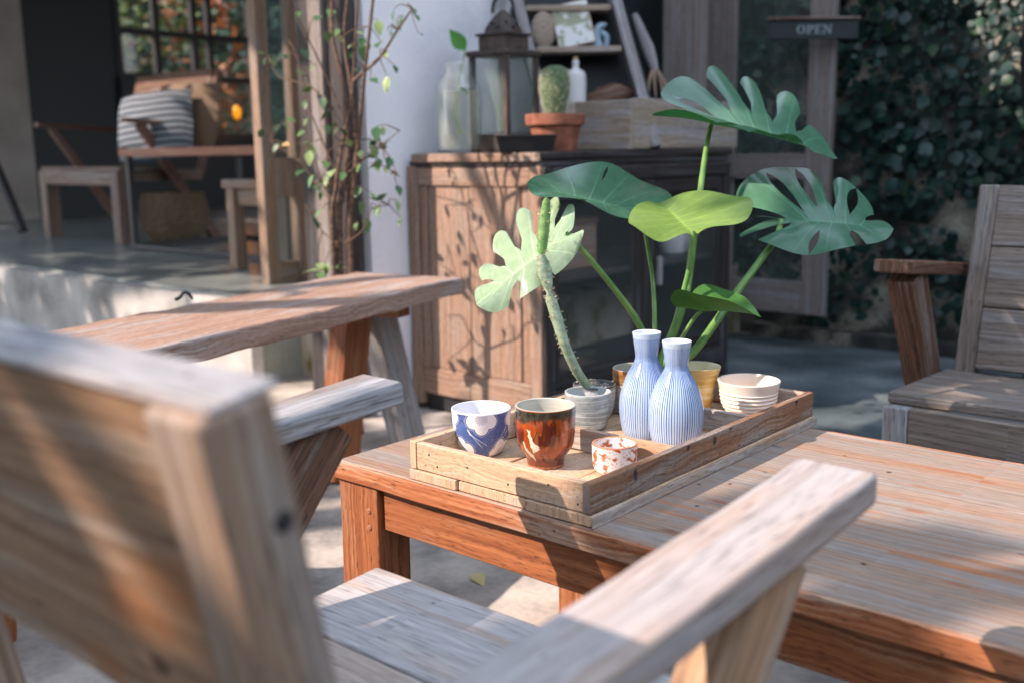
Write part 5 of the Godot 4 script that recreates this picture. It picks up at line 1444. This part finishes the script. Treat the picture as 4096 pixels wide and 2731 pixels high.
func build_cups() -> void:
	var y := 0.4446
	var P := Vector3(-0.978, y, -1.056)
	var ware := plain(C(222, 224, 230), 0.18)
	cup("floral_cup", "blue and white porcelain cup painted with white blossoms", "cup", P, [Vector2(0.024, 0.0), Vector2(0.030, 0.006), Vector2(0.037, 0.022), Vector2(0.0405, 0.042), Vector2(0.0425, 0.066)], 0.0032, tex_mat(floral_print(), 0.16), ware, facing(P))
	P = Vector3(-0.872, y, -1.070)
	var g := tex_mat(glaze_print(), 0.14)
	g.clearcoat_enabled = true
	g.clearcoat = 0.6
	g.clearcoat_roughness = 0.05
	cup("brown_glazed_cup", "glossy rust brown cup with a cream streak and dark rim", "cup", P, [Vector2(0.0255, 0.0), Vector2(0.0262, 0.011), Vector2(0.0275, 0.014), Vector2(0.0375, 0.029), Vector2(0.0402, 0.048), Vector2(0.0408, 0.064), Vector2(0.0412, 0.083)], 0.0035, g, tex_mat(band_print([[0.0, C(190, 190, 180)], [1.0, C(170, 168, 152)]], [C(150, 146, 130), C(200, 200, 194)], 120, 0.3), 0.2), facing(P), {"wob": 0.012, "seed": 2.0})
	P = Vector3(-0.777, y, -1.099)
	cup("speckled_cup", "tiny white sake cup with rust speckles", "cup", P, [Vector2(0.021, 0.0), Vector2(0.027, 0.006), Vector2(0.0295, 0.02), Vector2(0.0302, 0.040)], 0.0035, tex_mat(speckle_print(), 0.4), tex_mat(speckle_print(), 0.35), 1.0, {"wob": 0.02, "seed": 3.0})
	P = Vector3(-0.943, y, -1.262)
	var gm := tex_mat(band_print([[0.0, C(150, 157, 158)], [0.3, C(136, 145, 146)], [1.0, C(118, 128, 128)]], [C(182, 188, 188), C(102, 114, 114)], 124, 0.8), 0.35)
	cup("grey_ribbed_cup", "pale grey hand thrown cup with fine horizontal ridges", "cup", P, [Vector2(0.027, 0.0), Vector2(0.031, 0.01), Vector2(0.0345, 0.03), Vector2(0.036, 0.056)], 0.0035, gm, tex_mat(band_print([[0.0, C(178, 184, 186)], [1.0, C(150, 158, 160)]], [C(196, 200, 202), C(160, 166, 168)], 126, 0.4), 0.3), 0.0, {"wob": 0.008, "seed": 4.0, "rib": 0.00018, "nrib": 15.0, "rlo": 0.1, "rhi": 0.85})
	P = Vector3(-0.872, y, -1.466)
	cup("yellow_beaker", "flared ochre yellow beaker with pale brushed bands", "cup", P, [Vector2(0.022, 0.0), Vector2(0.0255, 0.012), Vector2(0.030, 0.04), Vector2(0.0385, 0.071)], 0.003, tex_mat(band_print([[0.0, C(206, 170, 96)], [0.38, C(198, 160, 84)], [0.45, C(224, 206, 160)], [0.6, C(208, 180, 112)], [0.66, C(228, 214, 172)], [0.76, C(204, 168, 92)], [1.0, C(196, 156, 80)]], [C(230, 218, 178), C(190, 150, 76)], 128, 0.5), 0.3), plain(C(222, 212, 176), 0.3), 0.0, {"wob": 0.006, "seed": 5.0})
	P = Vector3(-0.784, y, -1.478)
	cup("ribbed_bowl", "white ribbed bowl at the far corner of the tray", "bowl", P, [Vector2(0.026, 0.0), Vector2(0.034, 0.006), Vector2(0.043, 0.022), Vector2(0.0465, 0.044), Vector2(0.0495, 0.057)], 0.0035, plain(C(224, 214, 202), 0.3), plain(C(228, 212, 196), 0.3), 0.0, {"wob": 0.006, "seed": 6.0, "rib": 0.0009, "nrib": 9.0, "rlo": 0.08, "rhi": 0.72})
	P = Vector3(-0.934, y, -1.384)
	cup("brown_rim_pot", "cream pot with a brown glazed rim holding the monstera stems", "pot", P, [Vector2(0.028, 0.0), Vector2(0.034, 0.01), Vector2(0.0385, 0.035), Vector2(0.0405, 0.074)], 0.0035, tex_mat(band_print([[0.0, C(150, 96, 48)], [0.1, C(120, 84, 44)], [0.3, C(122, 92, 52)], [0.36, C(214, 206, 190)], [1.0, C(206, 198, 182)]], [C(190, 150, 90), C(222, 216, 204)], 130, 0.3), 0.2), plain(C(190, 186, 172), 0.25), 0.0, {"wob": 0.006, "seed": 7.0})
	# sake bottles
	var bp := [Vector2(0.033, 0.0), Vector2(0.0372, 0.012), Vector2(0.0405, 0.038), Vector2(0.0385, 0.062), Vector2(0.030, 0.087), Vector2(0.0205, 0.104), Vector2(0.0168, 0.113), Vector2(0.0176, 0.124), Vector2(0.0214, 0.150)]
	var lab := ["front blue striped sake bottle, the one nearer the tray's long side", "rear blue striped sake bottle, partly behind its twin"]
	var at := [Vector3(-0.791, y, -1.272), Vector3(-0.850, y, -1.283)]
	for i in 2:
		var pr := bp.duplicate()
		if i == 1:
			for k in pr.size(): pr[k] = Vector2(pr[k].x, pr[k].y * 1.035)
		var prm := stripe_print(66 if i == 0 else 70, 140 + i)
		cup("striped_bottle", lab[i], "bottle", at[i], pr, 0.0028, tex_mat(prm, 0.14), ware, facing(at[i]), {"wob": 0.001, "seed": 8.0 + i, "group": "blue striped sake bottles"})

func build_monstera() -> void:
	var root := thing("monstera_plant", "monstera cuttings with split leaves rising from the brown rimmed pot", "plant", Vector3(-0.925, 0.45, -1.388))
	var stem := mottled([[0.0, C(78, 118, 56)], [0.6, C(104, 144, 72)], [1.0, C(160, 180, 110)]], 151, 0.04, 5.0, 0.4, 0.05, 128)
	var base := Vector3(-0.925, 0.452, -1.388)
	var pet := [
		[[Vector3(-0.912, 0.513, -1.411), Vector3(-0.913, 0.618, -1.489), Vector3(-0.938, 0.706, -1.556), Vector3(-0.970, 0.791, -1.630), Vector3(-0.991, 0.875, -1.686), Vector3(-0.994, 0.909, -1.705)], 0.0095, 0.004],
		[[Vector3(-0.915, 0.513, -1.408), Vector3(-0.934, 0.576, -1.434), Vector3(-0.955, 0.647, -1.459), Vector3(-0.981, 0.710, -1.479), Vector3(-0.999, 0.760, -1.489)], 0.005, 0.003],
		[[Vector3(-0.902, 0.515, -1.406), Vector3(-0.890, 0.579, -1.418), Vector3(-0.877, 0.656, -1.435), Vector3(-0.869, 0.698, -1.439), Vector3(-0.866, 0.734, -1.437)], 0.0035, 0.005],
		[[Vector3(-0.905, 0.513, -1.417), Vector3(-0.873, 0.539, -1.451), Vector3(-0.854, 0.617, -1.540), Vector3(-0.836, 0.683, -1.612), Vector3(-0.831, 0.713, -1.650), Vector3(-0.833, 0.741, -1.670)], 0.0085, 0.005],
		[[Vector3(-0.918, 0.513, -1.405), Vector3(-0.931, 0.588, -1.385), Vector3(-0.958, 0.660, -1.339), Vector3(-0.983, 0.721, -1.292), Vector3(-0.992, 0.741, -1.275)], 0.0075, 0.0035],
		[[Vector3(-0.901, 0.515, -1.407), Vector3(-0.875, 0.563, -1.414), Vector3(-0.852, 0.601, -1.417), Vector3(-0.839, 0.615, -1.418)], 0.0035, 0.003]]
	for q in pet:
		var pts: Array = [base + Vector3(rng.randf_range(-0.01, 0.01), 0, rng.randf_range(-0.01, 0.01))]
		pts.append_array(q[0])
		var rr := []
		for k in pts.size(): rr.append(lerpf(q[1], q[2], pow(float(k) / (pts.size() - 1), 0.8)))
		put("stem", tube(pts, rr, 10), stem, root)
	var deep := foliage(C(88, 132, 108), Color(0.12, 0.6, 0.03), 0.22)
	var pale := foliage(C(172, 196, 164), Color(0.25, 0.5, 0.12), 0.22)  # sun gloss on this leaf is put into its pale colour
	var young := foliage(C(142, 172, 82), Color(0.55, 0.74, 0.18), 0.42)
	var mid := foliage(C(74, 120, 60), Color(0.25, 0.6, 0.08), 0.38)
	var vt := ImageTexture.create_from_image(vein_print())
	for fm in [deep, pale, young, mid]:
		fm.albedo_texture = vt
		fm.albedo_color = fm.albedo_color * 1.1
		fm.heightmap_enabled = true
		fm.heightmap_texture = vt
		fm.heightmap_scale = 0.12
	# [attach, tip, widest left, widest right, cuts left, cuts right, droop, curl, material, heart]
	var lv := [
		[Vector3(-0.994, 0.909, -1.705), Vector3(-0.795, 0.872, -1.806), Vector3(-1.062, 1.045, -1.880), Vector3(-0.932, 0.942, -1.612), [[0.26, 0.05, 0.25, 0.8], [0.40, 0.045, 0.30, 1.2], [0.53, 0.05, 0.30, 1.2], [0.66, 0.06, 0.26, 1.2], [0.80, 0.04, 0.35, 1.2]], [[0.52, 0.04, 0.4, 1.2], [0.66, 0.08, 0.3, 1.2], [0.82, 0.05, 0.35, 1.2]], 0.12, 0.10, deep, 1.5],
		[Vector3(-0.999, 0.761, -1.489), Vector3(-1.069, 0.818, -1.278), Vector3(-0.980, 0.772, -1.366), Vector3(-1.090, 0.828, -1.585), [[0.64, 0.05, 0.25, 0.9]], [[0.60, 0.015, 0.55, 0.9]], 0.03, 0.0, deep, 1.0],
		[Vector3(-0.866, 0.734, -1.437), Vector3(-0.983, 0.774, -1.522), Vector3(-0.922, 0.741, -1.357), Vector3(-0.828, 0.776, -1.553), [], [], -0.04, -0.02, young, 0.15],
		[Vector3(-0.833, 0.741, -1.670), Vector3(-0.660, 0.750, -1.715), Vector3(-0.906, 0.850, -1.818), Vector3(-0.774, 0.715, -1.598), [[0.20, 0.10, 0.12, 1.2], [0.42, 0.05, 0.18, 0.92], [0.55, 0.06, 0.22, 0.95], [0.67, 0.05, 0.24, 1.2], [0.78, 0.05, 0.26, 0.95], [0.88, 0.03, 0.35, 1.2]], [[0.30, 0.10, 0.15, 1.2], [0.56, 0.04, 0.35, 0.95], [0.76, 0.05, 0.35, 1.2]], 0.14, 0.10, deep, 1.7],
		[Vector3(-0.992, 0.741, -1.275), Vector3(-1.080, 0.645, -1.160), Vector3(-0.992, 0.680, -1.222), Vector3(-1.108, 0.786, -1.308), [[0.5, 0.05, 0.4, 1.2], [0.68, 0.06, 0.35, 1.2]], [[0.32, 0.05, 0.42, 1.2], [0.46, 0.06, 0.32, 1.2], [0.60, 0.06, 0.30, 1.2], [0.74, 0.05, 0.32, 1.2], [0.86, 0.03, 0.45, 1.2]], 0.05, 0.06, pale, 0.7],
		[Vector3(-0.839, 0.615, -1.418), Vector3(-0.742, 0.629, -1.425), Vector3(-0.867, 0.636, -1.486), Vector3(-0.843, 0.642, -1.367), [], [], 0.12, -0.12, mid, 0.7]]
	for i in lv.size():
		var q: Array = lv[i]
		var m := blade(q[0], q[1], q[2], q[3], q[4], q[5], q[6], q[7], i * 2.3, q[9])
		put("leaf", m, q[8], root)

func build_cacti() -> void:
	# slim jointed cactus in a dark rimmed pot behind the grey cup
	var P := Vector3(-0.972, 0.4446, -1.318)
	var y := tex_mat(band_print([[0.0, C(60, 58, 60)], [0.12, C(196, 196, 194)], [1.0, C(180, 182, 182)]], [C(120, 120, 120), C(210, 210, 208)], 160, 0.4), 0.3)
	var c := cup("cactus_pot", "dark rimmed pale pot with gravel behind the grey cup", "pot", P, [Vector2(0.024, 0.0), Vector2(0.03, 0.012), Vector2(0.033, 0.030), Vector2(0.0345, 0.054)], 0.0035, y, plain(C(90, 88, 88), 0.4))
	put("gravel", lathe([Vector2(0.0305, 0.046), Vector2(0.016, 0.049), Vector2(0.0001, 0.05)], 30, 0.0), mats.soil, c, Transform3D(Basis(), P))
	var at := []
	var cols := []
	for i in 260:
		var a := rng.randf() * TAU
		var r := sqrt(rng.randf()) * 0.03
		at.append(Transform3D(rand_basis(1.5, rng.randf_range(0.0014, 0.003)), P + Vector3(cos(a) * r, 0.049, sin(a) * r)))
		var k := rng.randf_range(0.3, 1.6)
		cols.append(Color(k, k, k))
	var pm := plain(C(130, 126, 120), 0.9)
	pm.vertex_color_use_as_albedo = true
	scatter("pebbles", c, ball(Vector3(1, 0.8, 1.2), 0.3, 1.0, 6, 5), pm, at, cols)
	var root := thing("jointed_cactus", "tall slim jointed cactus with spines leaning over the tray", "cactus", Vector3(-0.952, 0.5, -1.24))
	var gm := mottled([[0.0, C(106, 130, 106)], [0.5, C(140, 160, 134)], [0.8, C(170, 184, 156)], [1.0, C(190, 192, 164)]], 163, 0.03, 10.0, 0.55, 0.15, 256)
	var gm2 := mottled([[0.0, C(84, 130, 70)], [0.6, C(112, 154, 88)], [1.0, C(140, 170, 100)]], 165, 0.04, 10.0, 0.5, 0.1, 128)
	var segs := [
		[[Vector3(-0.968, 0.488, -1.306), Vector3(-0.964, 0.530, -1.262), Vector3(-0.968, 0.575, -1.237), Vector3(-0.977, 0.615, -1.229), Vector3(-0.985, 0.644, -1.225), Vector3(-0.988, 0.655, -1.224)], [0.0068, 0.0076, 0.0078, 0.0090, 0.0086, 0.004], gm],
		[[Vector3(-0.988, 0.655, -1.224), Vector3(-0.989, 0.668, -1.222), Vector3(-0.992, 0.686, -1.219), Vector3(-0.995, 0.703, -1.217), Vector3(-0.996, 0.713, -1.218)], [0.004, 0.008, 0.0115, 0.0095, 0.004], gm],
		[[Vector3(-0.996, 0.713, -1.218), Vector3(-0.996, 0.722, -1.218), Vector3(-0.995, 0.749, -1.221), Vector3(-0.994, 0.775, -1.224), Vector3(-0.993, 0.793, -1.226)], [0.004, 0.0075, 0.0085, 0.008, 0.0055], gm2]]
	var sp := []
	var sc := []
	for s in segs:
		put("segment", tube(s[0], s[1], 10), s[2], root)
		var n: int = s[0].size()
		for i in 46:
			var f := rng.randf_range(0.3, n - 1.05)
			var k := int(f)
			var p: Vector3 = s[0][k].lerp(s[0][k + 1], f - k)
			var r: float = lerpf(s[1][k], s[1][k + 1], f - k) * 0.97
			var ax: Vector3 = (s[0][k + 1] - s[0][k]).normalized()
			var o := Vector3(rng.randf_range(-1, 1), rng.randf_range(-1, 1), rng.randf_range(-1, 1))
			o = (o - ax * o.dot(ax)).normalized()
			for j in 3:
				var d := (o + Vector3(rng.randf_range(-0.6, 0.6), rng.randf_range(-0.4, 0.7), rng.randf_range(-0.6, 0.6))).normalized()
				var fb := frame_of(p + o * r, p + o * r + d * 0.0045)
				sp.append(Transform3D(fb.basis * Basis.from_scale(Vector3(0.0028, 0.0003, 0.0003)), fb.origin))
				sc.append(Color.WHITE)
	scatter("spines", root, ball(Vector3(1, 1, 1), 0, 0, 5, 4), plain(C(196, 180, 150), 0.6), sp, sc)

# ---------------------------------------------------------------- greenery beyond and the trees that shade the yard
func build_garden() -> void:
	var lm := leaf_mesh(1.0, 0.55, 0.15, 0.3)
	var tones := [[C(54, 88, 42), Color(0.15, 0.3, 0.05)], [C(136, 82, 36), Color(0.4, 0.22, 0.05)], [C(88, 104, 48), Color(0.25, 0.32, 0.06)], [C(46, 74, 46), Color(0.08, 0.2, 0.05)], [C(124, 104, 54), Color(0.3, 0.26, 0.06)]]
	var labs := ["green bush outside the garden window, nearest the dark panel", "orange leaved bush outside the garden window", "yellow green bush outside the garden window", "dark green bush at the far end of the garden window", "tawny bush behind the others outside the garden window"]
	var pos := [Vector3(-10.6, 0, -5.3), Vector3(-10.8, 0, -6.9), Vector3(-10.4, 0, -6.1), Vector3(-10.7, 0, -7.9), Vector3(-11.8, 0, -6.4)]
	var hat := []
	var hcol := []
	for k in 9000:
		var p := Vector3(-12.6 - rng.randf() * 0.7, rng.randf() * 4.2, rng.randf_range(-12.0, -3.6))
		hat.append(Transform3D(rand_basis(1.2, rng.randf_range(0.14, 0.24)), p))
		var w := rng.randf_range(0.5, 1.2)
		hcol.append(Color(w, w, w))
	var th := thing("tall_hedge", "tall dark hedge closing the garden beyond the window", "hedge", Vector3(-12.9, 0, -7.8))
	var hb := MB.new()
	hb.box(Vector3(-14.0, 0.0, -13.0), Vector3(-13.2, 4.6, -3.0))
	put("core", hb.mesh(), plain(C(36, 50, 40), 0.9), th)
	scatter("foliage", th, lm, foliage(C(50, 78, 50), Color(0.08, 0.2, 0.03)), hat, hcol)
	for i in 5:
		var t := thing("garden_bush", labs[i], "bush", pos[i], "bushes outside the garden window")
		put("stem", tube([pos[i], pos[i] + Vector3(0.05, 0.8, 0), pos[i] + Vector3(-0.05, 1.8, 0.05)], [0.04, 0.03, 0.015], 8), mats.brown, t)
		var at := []
		var cols := []
		for k in 1500:
			var d := Vector3(rng.randf_range(-1, 1), rng.randf_range(-1, 1), rng.randf_range(-1, 1))
			if d.length() > 1: continue
			var p: Vector3 = pos[i] + Vector3(0, 1.6, 0) + d * Vector3(0.7, 1.35, 0.75)
			if jn.get_noise_3d(p.x * 110, p.y * 110, p.z * 110) < -0.12: continue
			at.append(Transform3D(rand_basis(1.0, rng.randf_range(0.10, 0.17)), p))
			var q := rng.randf_range(0.5, 1.5)
			cols.append(Color(q, q, q))
		scatter("foliage", t, lm, foliage(tones[i][0], tones[i][1]), at, cols)

# unseen hedge added on the right to cut the light from that side
func build_added_side_hedge() -> void:
	var t := thing("added_side_hedge", "unseen dark hedge added right of the yard to dim the light there", "hedge", Vector3(1.7, 0, -1.0))
	var b := MB.new()
	b.box(Vector3(1.75, 0.0, -4.4), Vector3(2.3, 1.8, 2.6))
	put("core", b.mesh(), plain(C(40, 52, 44), 0.9), t)
	var at := []
	var cols := []
	for k in 9000:
		at.append(Transform3D(rand_basis(1.4, rng.randf_range(0.07, 0.13)), Vector3(1.62 + rng.randf() * 0.16, rng.randf() * 1.9, rng.randf_range(-4.4, 2.6))))
		var w := rng.randf_range(0.5, 1.2)
		cols.append(Color(w, w, w))
	scatter("foliage", t, leaf_mesh(1.0, 0.6, 0.12, 0.2), foliage(C(44, 72, 54), Color(0.06, 0.15, 0.04)), at, cols)

func build_added_rear_hedge() -> void:  # hedge out of view, added to dim the light from behind
	var t := thing("added_rear_hedge", "unseen dark hedge added behind the near armchair to dim the light", "hedge", Vector3(-0.6, 0, 2.9))
	var b := MB.new()
	b.box(Vector3(-3.6, 0.0, 2.95), Vector3(2.3, 2.7, 3.5))
	put("core", b.mesh(), plain(C(40, 52, 44), 0.9), t)
	var at := []
	var cols := []
	for k in 6000:
		at.append(Transform3D(rand_basis(1.4, rng.randf_range(0.08, 0.14)), Vector3(rng.randf_range(-3.6, 2.3), rng.randf() * 2.8, 2.82 + rng.randf() * 0.15)))
		var w := rng.randf_range(0.5, 1.2)
		cols.append(Color(w, w, w))
	scatter("foliage", t, leaf_mesh(1.0, 0.6, 0.12, 0.2), foliage(C(44, 72, 54), Color(0.06, 0.15, 0.04)), at, cols)
	# unseen tree added so its crown darkens the ivy wall and paving
	var tr := thing("added_shade_tree", "unseen broad tree added behind the ivy wall to shade the corner", "tree", Vector3(-0.4, 0, -5.3))
	put("trunk", tube([Vector3(-0.4, 0, -5.3), Vector3(-0.35, 1.8, -5.2), Vector3(-0.5, 3.6, -4.4)], [0.16, 0.13, 0.07], 12), mats.brown, tr)
	at = []
	cols = []
	for k in 6000:
		var d := Vector3(rng.randf_range(-1, 1), rng.randf_range(-1, 1), rng.randf_range(-1, 1))
		if d.length() > 1: continue
		at.append(Transform3D(rand_basis(0.8, rng.randf_range(0.13, 0.2)), Vector3(0.0, 3.5, -4.1) + d * Vector3(1.9, 0.8, 1.3)))
		var w := rng.randf_range(0.6, 1.2)
		cols.append(Color(w, w, w))
	scatter("crown", tr, leaf_mesh(1.0, 0.6, 0.12, 0.2), foliage(C(54, 92, 50), Color(0.1, 0.25, 0.04)), at, cols)

# where the sun comes through the crowns: [point on the ground or a surface, radius, chance that a leaf stays]
const GAPS := [
	[Vector3(-0.90, 0.45, -1.10), 0.15, 0.0], [Vector3(-0.88, 0.45, -1.42), 0.11, 0.0], [Vector3(-1.06, 0.42, -0.95), 0.16, 0.0],
	[Vector3(-0.88, 0.45, -0.94), 0.11, 0.0], [Vector3(-1.0, 0.95, -1.66), 0.03, 0.0], [Vector3(-1.06, 0.72, -1.25), 0.12, 0.0], [Vector3(-0.90, 0.76, -1.45), 0.04, 0.0],
	[Vector3(-0.38, 0.43, -1.44), 0.10, 0.0], [Vector3(-0.14, 0.43, -1.40), 0.16, 0.0], [Vector3(0.12, 0.43, -1.38), 0.15, 0.0], [Vector3(-0.54, 0.43, -1.50), 0.03, 0.0],
	[Vector3(-0.91, 0.38, -0.80), 0.09, 0.0], [Vector3(-0.34, 0.61, -0.58), 0.09, 0.0], [Vector3(-0.33, 0.60, -0.44), 0.09, 0.0], [Vector3(-0.33, 0.52, -0.56), 0.05, 0.0],
	[Vector3(-1.70, 0.0, -1.35), 0.34, 0.0], [Vector3(-2.1, 0.0, -1.6), 0.3, 0.1], [Vector3(-1.45, 0.0, -1.6), 0.2, 0.1],
	[Vector3(-1.75, 0.53, -1.20), 0.26, 0.0], [Vector3(-1.95, 0.53, -1.55), 0.22, 0.1], [Vector3(-1.6, 0.53, -0.8), 0.25, 0.0], [Vector3(-2.05, 0.53, -1.95), 0.1, 0.3],
	[Vector3(-3.6, 0.2, -2.3), 0.5, 0.05], [Vector3(-4.5, 0.2, -2.3), 0.5, 0.2], [Vector3(-5.6, 0.33, -2.5), 0.3, 0.2], [Vector3(-3.0, 0.15, -2.4), 0.35, 0.0], [Vector3(-3.1, 0.0, -1.9), 0.4, 0.3],
	[Vector3(-2.2, 0.66, -2.42), 0.40, 0.0], [Vector3(-2.24, 0.2, -2.42), 0.30, 0.04],
	[Vector3(-2.4, 1.0, -2.05), 0.2, 0.3], [Vector3(-2.5, 1.3, -2.05), 0.2, 0.3],
	[Vector3(-3.6, 0.85, -2.7), 0.13, 0.0], [Vector3(-3.6, 1.15, -2.7), 0.07, 0.0],
	[Vector3(-6.0, 1.2, -3.55), 0.14, 0.0], [Vector3(-6.1, 1.08, -3.4), 0.08, 0.0],
	[Vector3(-2.0, 1.0, -4.35), 0.05, 0.0], [Vector3(-1.7, 0.9, -4.35), 0.06, 0.0]]

func build_shade_trees() -> void:
	var s := SUN.normalized()
	var trunks := [Vector3(-4.2, 0, 2.0), Vector3(-1.6, 0, 3.2), Vector3(-7.6, 0, 1.4)]
	var labs := ["leafy shade tree standing left of the yard", "leafy shade tree standing behind the near armchair", "leafy shade tree standing before the open room"]
	var lists := [[], [], []]
	var cols := [[], [], []]
	var n := 0
	while n < 46000:
		n += 1
		var h := rng.randf_range(2.7, 4.6)
		var g := Vector3(rng.randf_range(-8.2, 0.9), 0.3, rng.randf_range(-4.9, 0.6))
		var P := g + s * ((h - 0.3) / s.y)
		var out := false
		for q in GAPS:
			var d: Vector3 = P - q[0]
			var e := (d - s * d.dot(s)).length()
			if e < q[1] + 0.11 and rng.randf() > q[2]:
				out = true
				break
		if out: continue
		var k := 0
		for i in 3:
			if Vector2(P.x - trunks[i].x, P.z - trunks[i].z).length() < Vector2(P.x - trunks[k].x, P.z - trunks[k].z).length(): k = i
		lists[k].append(Transform3D(rand_basis(0.7, rng.randf_range(0.11, 0.19)), P))
		var c := rng.randf_range(0.7, 1.3)
		cols[k].append(Color(c, c, c))
	var lm := leaf_mesh(1.0, 0.6, 0.12, 0.2)
	for i in 3:
		var t := thing("shade_tree", labs[i], "tree", trunks[i], "shade trees over the yard")
		var b: Vector3 = trunks[i]
		put("trunk", tube([b, b + Vector3(0.06, 1.2, -0.03), b + Vector3(-0.05, 2.6, 0.05), b + Vector3(0.1, 4.2, 0.0)], [0.13, 0.11, 0.09, 0.05], 12), mats.brown, t)
		for k in 7:
			var a := TAU * k / 7.0 + i
			var p0 := b + Vector3(0, 2.2 + 0.22 * k, 0)
			put("limb", tube([p0, p0 + Vector3(cos(a) * 0.7, 0.5, sin(a) * 0.7), p0 + Vector3(cos(a) * 1.6, 0.8, sin(a) * 1.6)], [0.05, 0.035, 0.012], 8), mats.brown, t)
		scatter("crown", t, lm, foliage(C(62, 104, 48), Color(0.12, 0.3, 0.04)), lists[i], cols[i])
